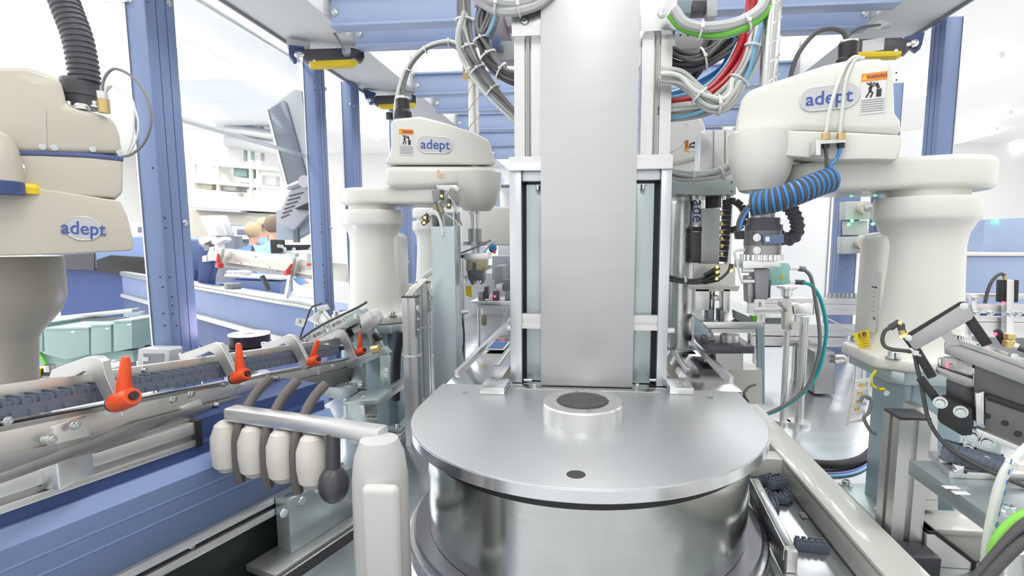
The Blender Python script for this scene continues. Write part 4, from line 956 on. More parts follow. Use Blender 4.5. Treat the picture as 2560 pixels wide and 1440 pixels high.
# steel brackets carrying the feeder end
t = thing('support_bracket', 'bolted steel bracket frame under the feeder end, beside the pedestal', 'bracket', tuple(at(880, 960, 1.6)))
sb([(835, 915), (910, 890), (912, 985), (850, 988)], 1.62, .012).obj('bracket_plate', ZINC, t)
for px, py in ((865, 932), (900, 914), (865, 956), (901, 957)): screw(at(px, py, 1.62), (0, -1, 0), .006, t, h=.006)
sb([(858, 905), (960, 868), (972, 884), (870, 925)], 1.60, .03).obj('cross_plate', ZINC, t)
sb([(950, 890), (975, 890), (972, 990), (950, 990)], 1.58, .01).obj('upright_plate', ZINC, t)
for px, py in ((977, 925), (976, 938)): screw(at(px - 10, py, 1.58), (0, -1, 0), .005, t, h=.005)
B().bar(at(905, 1025, 1.45), at(1025, 945, 1.75), .02, .03, (0, 0, 1), .001).obj('tie_bar', ALU, t)
sb([(875, 980), (905, 985), (905, 996), (875, 996)], 1.55, .05, .002).obj('foot_block', BLACK, t)
sb([(812, 968), (875, 968), (878, 990), (850, 1000), (812, 992)], 1.50, .05, .002).obj('slide_block', ZINC, t)
c = at(930, 875, 1.56); B().cyl(c, c + V(.025, 0, .006), .013).obj('spindle_nut', BRASS, t)
sb([(858, 1005), (940, 1000), (945, 1012), (858, 1014)], 1.42, .12, .001).obj('shelf_plate', ZINC, t)
B().slab([(868, 1012), (940, 1012), (940, 1110), (868, 1110)], 1.48, .02, .001).obj('shelf_leg', ZINC, t)
p = at(929, 1042, 1.418); q = quad('', at(929, 1042, 1.478), (0, -1, 0), (1, 0, 0), .035, .017, PAPER, t, 'code_label'); text('-A1002', .0105, at(929, 1042, 1.476), (0, -1, 0), (1, 0, 0), INK, q)
for px, py in ((888, 1000), (908, 992), (921, 996)): screw(at(px, py + 4, 1.47), (0, 0, 1), .009, t, h=.008)
# ring light on its plate 
t = thing('ring_light', 'glowing violet white ring light on a black cylinder behind the feeder', 'lamp', tuple(at(624, 858, 1.7)))
c = at(624, 850, 1.7); r = at(668, 850, 1.7).x - c.x
B().lathe((c.x, 1.7, at(624, 862, 1.7).z), [(0, 0), (r, 0), (r, .036), (r * .98, .038), (0, .038)], 48).obj('lamp_body', mat('lamp_black', (.03, .02, .04), .35), t)
zt = at(624, 862, 1.7).z + .038
B().ring((c.x, 1.7, zt), (c.x, 1.7, zt + .003), r, r * .32, 48).obj('light_ring', RING, t)
B().cyl((c.x, 1.7, zt), (c.x, 1.7, zt + .0025), r * .3).obj('dark_centre', BLACK, t)
cz = at(624, 862, 1.7).z
B().box(c.x - .10, c.x + .05, 1.62, 1.78, cz - .016, cz - .004, .002).obj('mounting_plate', DGREY, t)
B().box(c.x - .04, c.x + .04, 1.66, 1.74, cz - .06, cz - .016).obj('stand', ALU, t)
B().cyl((c.x, 1.7, 0), (c.x, 1.7, cz - .06), .02).obj('stand_column', ALU, t)
for dx in (-.085, -.045): B().cyl((c.x + dx, 1.65, cz - .05), (c.x + dx, 1.65, cz - .016), .01).obj('spacer', WTUBE, t)
lp = bpy.data.lights.new('ring_glow', 'POINT'); lp.energy = .6; lp.color = (.75, .6, 1); lp.shadow_soft_size = .05
o = bpy.data.objects.new('ring_glow', lp); COL.objects.link(o); o.location = (c.x, 1.7, zt + .05)
g = thing('component_box', 'small translucent component box standing behind the feeder rail', 'box', tuple(at(383, 905, 1.38)))
B().slab([(345, 874), (350, 872), (420, 873), (424, 877), (424, 920), (343, 920)], 1.38, .05, .002).obj('box_body', mat('frosted_plastic', (.62, .63, .66), .3), g)
B().slab([(358, 884), (410, 884), (410, 915), (358, 915)], 1.379, .002).obj('window', GREY, g); B().slab([(356, 893), (371, 893), (371, 903), (356, 903)], 1.377, .001).obj('sticker', PAPER, g)
B().cyl(at(383, 935, 1.47), V(at(383, 935, 1.47).x, 1.47, 0), .012).obj('stand', ALU, g)
# cylinders and blocks seen between feeder and conveyor
g = thing('air_cylinder', 'slim air cylinder with pointed rod hanging under the feeder', 'air cylinder', tuple(at(365, 1040, 1.1)), 'parts seen under the feeder')
c = at(365, 1030, 1.1); B().cyl(c, at(365, 1076, 1.1), .011).obj('barrel', ALU, g); B().cyl(at(365, 1076, 1.1), at(365, 1096, 1.1), .003).obj('rod', STEEL, g)
g = thing('support_column', 'short round steel column standing under the feeder', 'column', tuple(at(402, 1080, 1.25)), 'parts seen under the feeder')
c = at(402, 1056, 1.25); B().cyl(c, V(c.x, 1.25, .72), .013).obj('column_body', STEEL, g)
g = thing('clamp_block', 'blue faced grey clamp block hanging under the feeder', 'block', tuple(at(300, 1080, 1.05)), 'parts seen under the feeder')
B().slab([(245, 1070), (312, 1055), (312, 1112), (245, 1112)], 1.05, .06, .002).obj('block_body', ALUD, g); B().slab([(312, 1054), (332, 1058), (333, 1112), (312, 1112)], 1.06, .05, .002).obj('blue_side', BLUE2, g)
g = thing('clamp_block', 'small milled block with one bore under the feeder, beside the steel column', 'block', tuple(at(445, 1060, 1.2)), 'parts seen under the feeder')
B().slab([(433, 1035), (458, 1028), (457, 1070), (447, 1074), (434, 1070)], 1.2, .04, .002).obj('block_body', ALU, g)
B().cyl(at(450, 1038, 1.199), at(450, 1038, 1.21), .003).obj('bore', BLACK, g)
# transfer gripper (caught moving in the photograph), at rest between conveyor and turntable
t = thing('transfer_gripper', 'pale swinging transfer gripper with four rounded cream heads beside the turntable', 'gripper', (-.345, .80, .72))
B().lathe((-.345, .80, .72), [(0, 0), (.055, 0), (.055, .02), (.046, .03), (.045, .29), (.040, .33), (.030, .355), (0, .36)], 40).obj('mast', mat('mast_pale', (.62, .62, .615), .35), t)
B().box(-.355, -.295, .742, .765, .74, 1.02, .012, 4).obj('mast_cover', mat('cover_pale', (.68, .68, .67), .4), t)
B().bar((-.345, .82, 1.075), (-.68, .90, 1.075), .032, .026, (0, 0, 1), .006).obj('swing_arm', ALU, t)
B().sphere((-.445, .835, .975), .026, 1, 1, 1.3).obj('dark_joint', DGREY, t)
B().cyl((-.445, .835, .99), (-.445, .84, 1.07), .012).obj('joint_link', DGREY, t)
for k in range(4):
    x = -.685 + .066 * k; y = .895 - .016 * k
    B().lathe((x, y, .962), [(0, 0), (.016, .002), (.026, .014), (.029, .04), (.028, .07), (.020, .092), (.012, .098), (0, .099)], 28).obj('gripper_head', mat('head_cream', (.70, .68, .62), .4), t)
    if k < 3:
        B().tube([V(x + .034, y - .016, .95), V(x + .033, y - .020, .99), V(x + .033, y - .012, 1.05), V(x + .038, y + .03, 1.10), V(x + .055, y + .06, 1.13)], .009, 10).obj('finger_hose', mat('hose_taupe', (.13, .115, .11), .5), t)
# ================================================================== tray, guard wall and duct beside the turntable
t = thing('guard_rail', 'long white sheet metal guard rail running along the tray beside the turntable', 'guard rail', (.58, 1.2, .72))
B().box(.540, .625, .35, 2.05, .7205, .790, .004).obj('rail_body', WHITE, t)
for y in (.95,): B().box(.539, .5402, y, y + .002, .722, .786).obj('panel_joint', GREY, t)
B().box(.5388, .5402, .36, 2.04, .7215, .7235).obj('foot_joint', DGREY, t); B().box(.5388, .5402, .36, 1.46, .782, .7835).obj('fold_line', GREY, t)
B().box(.43, .540, 1.47, 1.53, .7205, .788, .003).obj('cross_wall', WHITE, t)
t = thing('cable_duct', 'white lidded cable duct lying across the bed in front of the blue grey pedestal', 'cable duct', (.9, 1.1, .72))
a = az(2190, 1268, .79); b = az(2200, 1308, .79)
B().box(.655, 1.15, b.y - .01, a.y, .7205, .785, .002).obj('duct_body', WHITE, t)
B().box(.652, 1.153, b.y - .013, a.y + .003, .775, .790, .003).obj('lid', WHITE, t)
g = thing('deflector_bar', 'folded steel deflector bar slanting through the tray beside the drum', 'deflector', tuple(az(1935, 1290, .8)))
p0, p1 = az(1886, 1200, .80), az(1975, 1372, .79)
B().bar(p0, p1, .020, .010, (0, 0, 1), .002).obj('bar', STEEL, g)
B().bar(p0 + V(-.011, 0, -.01), p1 + V(-.011, 0, -.01), .002, .03, (0, 0, 1)).obj('lip', STEEL, g)
B().bar(p0 + V(-.004, .01, -.035), p1 + V(-.004, .01, -.035), .004, .06, (0, 0, 1)).obj('side_sheet', ALUD, g)
g2 = V(p1.x, p1.y, 0); B().box(g2.x - .008, g2.x + .012, g2.y - .01, g2.y + .004, .7205, .79, .001).obj('end_block', ALU, g)
B().box(g2.x - .03, g2.x + .012, g2.y - .04, g2.y - .012, .7205, .745, .001).obj('foot_block', ALU, g)
# loose plug housings in the tray
def plug_mesh(s=1.0, n=5):
    b = B(); L = .062 * s
    b.box(-L / 2, L / 2, -.009 * s, .009 * s, 0, .020 * s, .0008)
    for k in range(n):
        x = -L / 2 + L * (k + .5) / n; b.box(x - .0042 * s, x + .0042 * s, -.0075 * s, -.0035 * s, .020 * s, .0255 * s)
        b.box(x - .0042 * s, x + .0042 * s, .0035 * s, .0075 * s, .020 * s, .0255 * s)
    for k in range(n - 1):
        x = -L / 2 + L * (k + 1) / n; b.box(x - .0006, x + .0006, -.0098 * s, -.009 * s, .002 * s, .016 * s)
    b.box(L / 2, L / 2 + .006 * s, -.004 * s, .004 * s, .004 * s, .012 * s)
    return b
base = plug_mesh(); base = base.obj('plug_housing', CONN)
PL = [(1930, 1205, .724, .55, 0, 'slate plug housing at the back of the pile in the tray corner'), (1905, 1212, .724, .35, 0, 'ribbed slate plug housing lowest in the pile by the deflector bar'), (1945, 1218, .748, .6, .1, 'slate plug housing lying on top of the pile in the tray corner'),
      (1925, 1240, .724, 1.0, 0, 'slate plug housing standing out of the pile towards the deflector bar'), (1955, 1238, .724, -1.2, 0, 'slate plug housing turned crosswise against the guard rail side of the pile'), (1940, 1255, .724, -.1, 0, 'slate plug housing along the front of the pile'),
      (1935, 1268, .722, 1.4, 0, 'slate plug housing just in front of the pile beside the deflector bar'), (2028, 1375, .722, -.08, 0, 'lone slate plug housing lying by itself in the middle of the tray')]
for i, (px, py, z, rz, ry, lab) in enumerate(PL):
    o = base if i == 0 else base.copy()
    if i: COL.objects.link(o)
    p = az(px, py, z); o.location = (p.x, p.y, z - .0015); o.rotation_euler = (0, ry, rz)
    if i == 7: o.scale = (1.05, 1.05, 1.05)
    tag(o, lab, 'connector', 'loose plug housings in the tray')
g = az(2008, 1290, .722); b = B()
for k in range(3): b.box(g.x - .007, g.x + .007, g.y - .012 + k * .009, g.y - .006 + k * .009, .7215, .727, .001)
b.obj('clear_clip', mat('clear_plastic', (.8, .8, .8), .15, tr=.6)); tag(bpy.context.scene.objects['clear_clip'], 'tiny clear plastic clip lying alone on the tray sheet', 'clip')
# aluminium profile stand with black cap
q = az(2262, 1385, .74); X, Y_ = q.x, q.y
zt = at(2262, 1050, Y_).z
t = thing('profile_stand', 'slotted aluminium profile stand with a flat black end cap', 'stand', (X, Y_, .72))
B().prof((X, Y_ + .03, .74), (X, Y_ + .03, zt), .062, .062, up=(0, 1, 0), slot=.012, depth=.012).obj('profile', ALU, t)
B().box(X - .0305, X + .0305, Y_ - .0005, Y_ + .0605, zt, zt + .006, .0015).obj('end_cap', DGREY, t)
B().box(X - .035, X + .035, Y_ - .06, Y_ + .0, .7205, .77, .004).obj('foot_cover', DGREY, t)
B().prism([V(X + .034, Y_ - .01, .7205), V(X + .13, Y_ - .01, .7205), V(X + .13, Y_ - .01, .735), V(X + .05, Y_ - .01, .80), V(X + .034, Y_ - .01, .80)], (0, 1, 0), .045, .001).obj('gusset', ALU, t)
B().prism([V(X + .034, Y_ - .012, .80), V(X + .052, Y_ - .012, .80), V(X + .134, Y_ - .012, .737), V(X + .134, Y_ - .012, .7205), V(X + .126, Y_ - .012, .7205), V(X + .126, Y_ - .012, .734), V(X + .048, Y_ - .012, .793), V(X + .034, Y_ - .012, .793)], (0, 1, 0), .05, .001).obj('gusset_strip', BLACK2, t)
t = thing('slide_block', 'chamfered steel block standing right behind the black capped profile stand', 'block', tuple(at(2320, 1100, 1.2)))
B().slab([(2290, 1020), (2312, 1018), (2345, 1040), (2345, 1250), (2290, 1250)], 1.19, .05, .002).obj('block_body', ALU, t)
B().slab([(2290, 1250), (2345, 1250), (2345, 1275), (2290, 1275)], 1.19, .05).obj('block_foot', ALU, t)
# cantilever plate carrying the pick up station
P = at(2273, 1150, 1.02)
t = thing('support_plate', 'thick grey steel plate jutting towards the camera, carrying the dark pick-up station', 'plate', tuple(P))
B().box(P.x, P.x + .42, .55, P.y, P.z - .028, P.z, .001).obj('plate_body', ZINC, t)
zp = P.z
a = az(2320, 1142, zp); b = az(2372, 1195, zp)
B().prism([V(a.x, a.y, zp), V(a.x + .17, a.y, zp), V(b.x + .19, b.y, zp), V(b.x, b.y, zp)], (0, 0, 1), .012, .001).obj('mount_base', ALU, t)
for px, py in ((2360, 1150), (2395, 1178), (2378, 1148)): screw(az(px, py, zp + .012), (0, 0, 1), .009, t, h=.011)
for px, py in ((2377, 1218), (2402, 1232)):
    c = az(px, py, zp + .0006); B().box(c.x - .012, c.x + .012, c.y - .006, c.y + .006, zp, zp + .0008, .0003).obj('white_sticker', PAPER, t)
c = az(2518, 1278, zp); screw(c, (0, 0, 1), .010, t, h=.008)
for yy in (.60, .9): B().cyl((P.x + .3, yy, .72), (P.x + .3, yy, zp - .028), .018).obj('support_leg', STEEL, t)
FRR = face_frame(2420, 1000, .98); FN, FX = FRR[1], FRR[2]
def rs(px, off=0, depth=.02, bev=.001): return B().oslab(px, FRR, depth, bev, off=off)
t = thing('pick_up_station', 'dark grey pick-up station with steel cover bar and red lit nozzle', 'station', tuple(FRR[0])); ST = t
STSM = mat('satin_steel', (.42, .42, .42), .38, .9)
DG2 = mat('station_grey', (.13, .13, .135), .4, .4, var=.08, scale=20)
rs([(2437, 903), (2560, 948), (2700, 1000), (2700, 1180), (2560, 1112), (2433, 1050)], .0, .06).obj('main_body', DG2, t)
rs([(2366, 948), (2434, 975), (2434, 1068), (2364, 1012)], .02, .05).obj('lower_body', DG2, t)
rs([(2392, 882), (2437, 895), (2437, 922), (2388, 905)], .01, .05).obj('head_body', DG2, t)
rs([(2360, 858), (2390, 862), (2700, 975), (2700, 1015), (2440, 915), (2361, 884)], -.012, .016).obj('cover_bar', ALUD, t)
rs([(2362, 853), (2372, 848), (2400, 850), (2700, 955), (2700, 975), (2390, 862)], -.004, .05).obj('top_cover', STSM, t)
for px, py in ((2388, 852), (2398, 853), (2452, 873), (2532, 898)): 
    c = apl(px, py, FRR[0] + FN * .012, FN); screw(c, (0, 0, 1), .0065, t, h=.009)
rs([(2437, 985), (2460, 978), (2460, 1062), (2440, 1060)], -.02, .02).obj('steel_stop', STEEL, t)
rs([(2462, 990), (2700, 1075), (2700, 1190), (2462, 1085)], -.008, .02).obj('slide_body', mat('slide_grey', (.16, .155, .15), .35, .6), t)
rs([(2466, 985), (2700, 1065), (2700, 1082), (2466, 1000)], -.012, .02).obj('slide_slot', BLACK, t)
for px, py in ((2467, 1040), (2512, 1058), (2545, 1085)): c = apl(px, py, FRR[0] - FN * .0085, FN); B().cyl(c, c + FN * .001, .0055).obj('bore', BLACK, t)
rs([(2348, 1000), (2356, 994), (2430, 1024), (2430, 1088), (2406, 1090), (2352, 1058), (2343, 1045)], -.03, .03).obj('black_bracket', BLACK, t)
for px, py in ((2351, 1006), (2402, 1029)): screw(apl(px, py, FRR[0] - FN * .03, FN), -FN, .0075, t, h=.010)
rs([(2425, 1065), (2500, 1098), (2505, 1175), (2490, 1195), (2400, 1180), (2425, 1150)], .0, .015, .002).obj('angle_plate', ZINC, t)
rs([(2440, 1070), (2700, 1180), (2700, 1195), (2440, 1085)], -.022, .02).obj('plate_edge', ALU, t)
for px, py in ((2420, 1118), (2468, 1105), (2465, 1145), (2430, 1090)): screw(apl(px, py, FRR[0], FN), -FN, .0085, t, h=.010)
c = apl(2457, 1086, FRR[0] - FN * .0008, FN); B().cyl(c, c + FN * .001, .008).obj('bore', BLACK, t)
# nozzle with white chips
rs([(2338, 925), (2345, 918), (2432, 948), (2432, 965), (2345, 935)], -.015, .05).obj('nozzle_rail', ALUD, t)
b = B()
for k in range(14):
    x = 2392 + k * 2.8; b.oslab([(x, 898 + k * .9), (x + 1.9, 898.5 + k * .9), (x + 1.9, 925 + k * 1.0), (x, 924.5 + k * 1.0)], FRR, .02, 0, off=-.005)
b.obj('chip_stack', PAPER, t)
rs([(2353, 898), (2360, 894), (2392, 896), (2392, 922), (2355, 915)], -.004, .02).obj('chip_block', mat('ceramic_white', (.75, .70, .68), .4), t)
rs([(2344, 898), (2353, 897), (2354, 916), (2344, 915)], -.006, .02).obj('gate', STEEL, t)
rs([(2367, 910), (2371, 909), (2371, 918), (2367, 919)], -.006, .002, 0).obj('red_light_spot', LEDR, t)
rs([(2372, 910), (2381, 911), (2380, 925), (2371, 923)], -.018, .01).obj('nozzle_jaw', ALUD, t)
# slate plug in the station
o = plug_mesh(1.35, 8).obj('plug_housing', CONN); c = az(2425, 1168, zp + .012); o.location = (c.x, c.y, zp + .013); o.rotation_euler = (0, .12, -.5)
tag(o, 'slate plug housing left lying on the grey support plate by the pick-up station', 'connector')
# light barrier on its bracket
t = thing('light_barrier', 'brushed steel sensor bracket with black rods and orange lit plug above the station', 'sensor', tuple(apl(2345, 820, FRR[0], FN)))
rs([(2266, 848), (2403, 762), (2414, 758), (2422, 764), (2434, 790), (2430, 798), (2293, 874), (2284, 873)], -.03, .002, .0005).obj('bracket_plate', STSM, t)
rs([(2256, 846), (2262, 838), (2398, 756), (2412, 755), (2430, 796), (2290, 874), (2280, 878)], -.026, .016).obj('sensor_housing', BLACK, t)
rs([(2352, 838), (2376, 824), (2392, 850), (2400, 862), (2368, 864), (2360, 850)], -.029, .002, 0).obj('mounting_tab', STSM, t)
for px, py in ((2271, 844), (2410, 765)): screw(apl(px, py, FRR[0] - FN * .0305, FN), -FN, .004, t, h=.002)
rp = lambda px, py, o=-.02: apl(px, py, FRR[0] + FN * o, FN)
B().bar(rp(2287, 868), rp(2331, 943), .014, .012, -FN, .001).obj('black_rod', BLACK, t)
B().bar(rp(2300, 944), rp(2350, 1010), .013, .012, -FN, .001).obj('black_rod', BLACK, t)
B().bar(rp(2420, 792), rp(2468, 862), .016, .012, -FN, .001).obj('black_rod', BLACK, t)
B().cyl(rp(2258, 836), rp(2255, 825), .0065).obj('plug_nut', BRASS, t)
B().cyl(rp(2262, 842), rp(2258, 836), .0075).obj('orange_glow_ring', LEDO, t)
B().tube([rp(2254, 826), rp(2253, 812), rp(2246, 806), rp(2225, 820)], [.0065, .0068, .0065, .0035] if False else .0062, 12, raw=True).obj('elbow_plug', DCAB, t)
B().sphere(rp(2250, 807, -.026), .003).obj('orange_indicator', LEDO, t)
B().tube([rp(x, y) for x, y in ((2228, 818), (2212, 828), (2206, 848), (2212, 865), (2230, 873), (2270, 878), (2285, 884), (2293, 920), (2303, 960), (2312, 1010), (2322, 1050), (2345, 1090), (2380, 1125), (2430, 1155), (2490, 1185), (2560, 1215), (2620, 1240))], .0036, 10).obj('sensor_cable', DCAB, t)
tie(rp(2290, 879), rp(2300, 870) - rp(2290, 879), .011, t)
t = thing('red_sensor', 'small black sensor with a red light spot beside a brass hose fitting', 'sensor', tuple(rp(2490, 830, .04)))
rs([(2483, 829), (2500, 822), (2516, 843), (2508, 850), (2505, 866), (2492, 848)], .05, .02).obj('sensor_body', BLACK, t)
B().sphere(rp(2488, 835, .048), .003).obj('red_spot', LEDR, t)
B().lathe(rp(2521, 868, .04), [(.009, 0), (.009, .012), (.007, .014), (.0085, .016), (.0085, .024), (0, .024)], 20).obj('fitting', BRASS, t)
B().cyl(rp(2520, 860, .04), rp(2545, 868, .04), .006).obj('fitting_arm', ALU, t); B().cyl(rp(2545, 868, .04), rp(2580, 880, .04), .0055).obj('hose', DCAB, t)
# cables in the near corner
def ncab(lab, pix, r, m, Y=.62, grp='cables in the near corner'):
    pts = [at(x, y, Y) for x, y in pix]; o = B().tube(pts, r, 14).obj('cable', m); tag(o, lab, 'cable', grp); return o
ncab('bright green cable arching up from the near corner', [(2478, 1430), (2484, 1380), (2505, 1335), (2550, 1295), (2620, 1262)], .0062, mat('lime_cable', (.28, .75, .10), .35), .60)
ncab('charcoal cable running just under the green one in the near corner', [(2430, 1460), (2478, 1400), (2530, 1340), (2570, 1305), (2640, 1270)], .0055, DCAB, .58)
ncab('charcoal cable crossing lowest in the near corner', [(2440, 1480), (2500, 1410), (2560, 1355), (2640, 1310)], .0055, DCAB, .57)
ncab('charcoal cable between the green cable and the printed clear tube', [(2455, 1470), (2470, 1425), (2505, 1375), (2560, 1330), (2640, 1290)], .0052, DCAB, .61)
t = thing('printed_tube', 'clear tube with faint blue print rising past the support plate', 'tube', tuple(at(2490, 1300, .62)))
B().tube([at(x, y, .62) for x, y in ((2462, 1440), (2468, 1360), (2480, 1290), (2500, 1210), (2530, 1155), (2600, 1090))], .0052, 14).obj('tube_body', WTUBE, t)
b = B()
for k in range(10): 
    f = k / 9; c = at(2466 + 60 * f + 4 * math.sin(3 * f), 1395 - 235 * f, .613); b.bar(c, c + V(.0008, 0, .006), .0012, .0006, (0, 1, 0))
b.obj('blue_print', BTUBE, t); tie(at(2533, 1158, .62), at(2540, 1148, .62) - at(2530, 1160, .62), .006, t)
t = thing('end_stop', 'black ribbed end stop plate standing behind the green cable', 'stop', tuple(az(2452, 1400, .72)))
c = az(2452, 1395, .7205); B().box(c.x - .008, c.x + .008, c.y, c.y + .02, .7205, at(2452, 1325, c.y).z, .002).obj('stop_body', BLACK, t)
B().cyl(at(2530, 1440, .66), at(2530, 1370, .66), .014).obj('steel_pin', STEEL, t)
# ================================================================== between column and far robot
t = thing('steel_cylinder', 'bright vertical steel cylinder standing right behind the press column', 'cylinder', tuple(at(1705, 770, 1.9)))
c = at(1702, 600, 1.95); r = at(1742, 600, 1.95).x - c.x
B().lathe((c.x, 1.95, 0), [(0, .998), (r, .998), (r, at(1700, 512, 1.95).z), (r * .98, at(1700, 505, 1.95).z), (0, at(1700, 505, 1.95).z)], 48).obj('cylinder_body', STEEL, t)
B().cyl((c.x, 1.95, at(1700, 505, 1.95).z), (c.x, 1.95, at(1700, 488, 1.95).z), r * .93, seg=40).obj('cylinder_cap', ALU, t)
t = thing('motor_plate', 'grey green motor plate with ribbed motor above the steel cylinder', 'motor', tuple(at(1760, 470, 1.85)))
B().slab([(1672, 452), (1840, 450), (1840, 486), (1760, 488), (1672, 484)], 1.80, .22, .002).obj('plate_body', mat('plate_green_grey', (.42, .48, .47), .4, .5), t)
B().slab([(1752, 330), (1762, 325), (1838, 323), (1836, 452), (1748, 452)], 1.86, .10, .004).obj('ribbed_motor', ALU, t)
for px in (1783, 1812): B().slab([(px, 326), (px + 3, 326), (px + 2, 450), (px - 1, 450)], 1.858, .004).obj('motor_groove', ALUD, t)
B().cyl(at(1783, 486, 1.87), at(1783, 520, 1.87), .026).obj('black_coupling', BLACK, t)
for px in (1735, 1750, 1810): B().cyl(at(px, 486, 1.83), at(px, 500, 1.83), .006).obj('hanging_screw', ZINCS, t)
for px, py in ((1829, 456), (1829, 479)): B().cyl(at(px, py, 1.799), at(px, py, 1.81), .0025).obj('bore', BLACK, t)
for px in (1825,): B().cyl(at(px, 484, 1.95), V(at(px, 484, 1.95).x, 1.95, 1.0), .012).obj('guide_post', STEEL, t)
B().slab([(1754, 521), (1801, 521), (1798, 661), (1752, 660)], 1.84, .05, .002).obj('slide_block', mat('slide_block_grey', (.48, .50, .49), .4, .5), t)
B().slab([(1733, 580), (1753, 580), (1751, 657), (1731, 657)], 1.845, .04, .001).obj('rail_plate', DGREY, t)
B().slab([(1733, 567), (1755, 567), (1755, 578), (1733, 578)], 1.84, .04).obj('carriage', BLACK, t)
B().slab([(1736, 505), (1753, 503), (1752, 562), (1735, 562)], 1.86, .02).obj('label_panel', ALU, t)
text('ade', .055, at(1745, 528, 1.857), (0, -1, 0), (0, 0, -1), LOGO, t)
for py in (533, 560, 580, 597, 615, 635): B().sphere(at(1803, py, 1.85), .007, 1, 1, 1.2, 10).obj('cable_lug', BRASS, t)
# cable chain
t = thing('cable_chain', 'black jointed cable chain hanging in a loop beside the motor plate', 'cable chain', tuple(at(1820, 560, 1.9)))
pts = smooth_path([at(x, y, 1.9) for x, y in ((1806, 655), (1812, 600), (1815, 550), (1818, 500))], 4)
def links(pts_, w_=.03, h_=.02):
    b = B()
    for a_, c_ in zip(pts_, pts_[1:]): 
        d = (c_ - a_); b.bar(a_ + d * .04, c_ - d * .04, w_, h_, (0, -1, 0), .002)
    return b
links(pts).obj('chain_links', BLACK, t)
pts2 = [at(x, y, 1.9) for x, y in ((1808, 508), (1822, 503), (1838, 503), (1853, 515), (1862, 530), (1862, 548), (1855, 562), (1842, 572), (1826, 576))]
links(pts2, .022, .022).obj('chain_links', BLACK, t)
# lit plugs
t = thing('sensor_plugs', 'cluster of black plugs with yellow and orange lights beside the steel cylinder', 'plugs', tuple(at(1790, 680, 1.75)))
for (a_, b_, led, m) in (((1760, 690), (1797, 668), (1793, 668), LEDO), ((1755, 705), (1797, 682), (1793, 681), LEDY), ((1760, 706), (1797, 698), (1792, 697), LEDY)):
    B().tube([at(*a_, 1.72), at(*b_, 1.72)], .0075, 10).obj('plug_body', BLACK, t); B().sphere(at(*led, 1.71), .0045).obj('plug_light', m, t)
B().sphere(at(1828, 676, 1.72), .005).obj('plug_light', LEDO, t); B().cyl(at(1829, 660, 1.73), at(1826, 672, 1.73), .007).obj('plug_body', DCAB, t)
for k, pth in enumerate([[(1640, 680), (1680, 692), (1720, 700), (1755, 695), (1765, 688)], [(1640, 686), (1680, 698), (1725, 706), (1760, 702)], [(1640, 692), (1690, 704), (1740, 708), (1790, 702), (1815, 685), (1828, 665)]]):
    B().tube([at(x, y, 1.72) for x, y in pth], .0042, 8).obj('plug_cable', DCAB, t)
tie(at(1712, 701, 1.72), (1, 0, 0), .012, t)
B().slab([(1735, 660), (1838, 660), (1838, 716), (1735, 716)], 1.80, .02).obj('perforated_plate', ALU, t)
B().slab([(1735, 716), (1850, 716), (1845, 728), (1735, 728)], 1.76, .10).obj('carrier_shelf', WHITE, t)
B().cyl(at(1780, 728, 1.82), V(at(1780, 728, 1.82).x, 1.82, .998), .01).obj('shelf_post', STEEL, t)
# test fixture by the deck
t = thing('test_fixture', 'test fixture with pale plate over a dark platform and round knob, beside the deck', 'fixture', tuple(at(1830, 900, 1.75)))
B().slab([(1755, 805), (1905, 805), (1909, 814), (1900, 822), (1770, 820)], 1.72, .20, .001).obj('top_plate', ALUF, t)
B().slab([(1778, 822), (1890, 822), (1888, 832), (1780, 832)], 1.73, .16).obj('under_plate', ALU, t)
B().slab([(1765, 866), (1887, 866), (1886, 884), (1770, 884)], 1.72, .2, .002).obj('platform', mat('platform_grey', (.13, .12, .15), .4), t)
B().slab([(1790, 884), (1858, 884), (1858, 925), (1790, 925)], 1.76, .12).obj('heat_sink', ALU, t)
B().slab([(1785, 925), (1905, 925), (1905, 1010), (1785, 1010)], 1.76, .15).obj('fixture_base', WHITE, t)
for px in (1778, 1876): B().cyl(at(px, 832, 1.8), at(px, 866, 1.8), .007).obj('guide_pin', STEEL, t)
B().cyl(at(1824, 836, 1.8), at(1824, 856, 1.8), .032).obj('drive_disc', ALU, t)
B().sphere(at(1760, 849, 1.70), .017).obj('round_knob', DGREY, t); B().cyl(at(1760, 849, 1.70), at(1785, 849, 1.76), .006).obj('knob_stem', STEEL, t)
for x0, x1, y0, y1, m in ((1738, 1774, 722, 776, ALU), (1808, 1826, 722, 780, ALU), (1770, 1784, 775, 802, GREY), (1800, 1812, 775, 803, GREY), (1786, 1800, 740, 752, STEEL)):
    B().slab([(x0, y0), (x1, y0), (x1 - 2, y1), (x0, y1)], 1.76, .06, .002).obj('gripping_block', m, t)
B().slab([(1840, 778), (1880, 795), (1880, 812), (1842, 800)], 1.74, .05).obj('dark_rail', GREY, t); B().slab([(1881, 790), (1893, 790), (1893, 803), (1881, 803)], 1.74, .03).obj('green_block', GREEN, t)
p = [(1690, 792), (1720, 792), (1745, 818), (1790, 876), (1790, 962), (1740, 912), (1692, 808)]
B().slab([(1893, 805), (1912, 805), (1912, 1010), (1897, 1010)], 1.80, .02, .001).obj('pale_post', PED, t)
for k in range(2): B().tube([at(1866 + 4 * k, 1005, 1.5), at(1860, 985, 1.5), at(1872, 968, 1.55), at(1888, 962, 1.6)], .004, 8).obj('loose_cable', DCAB, t)
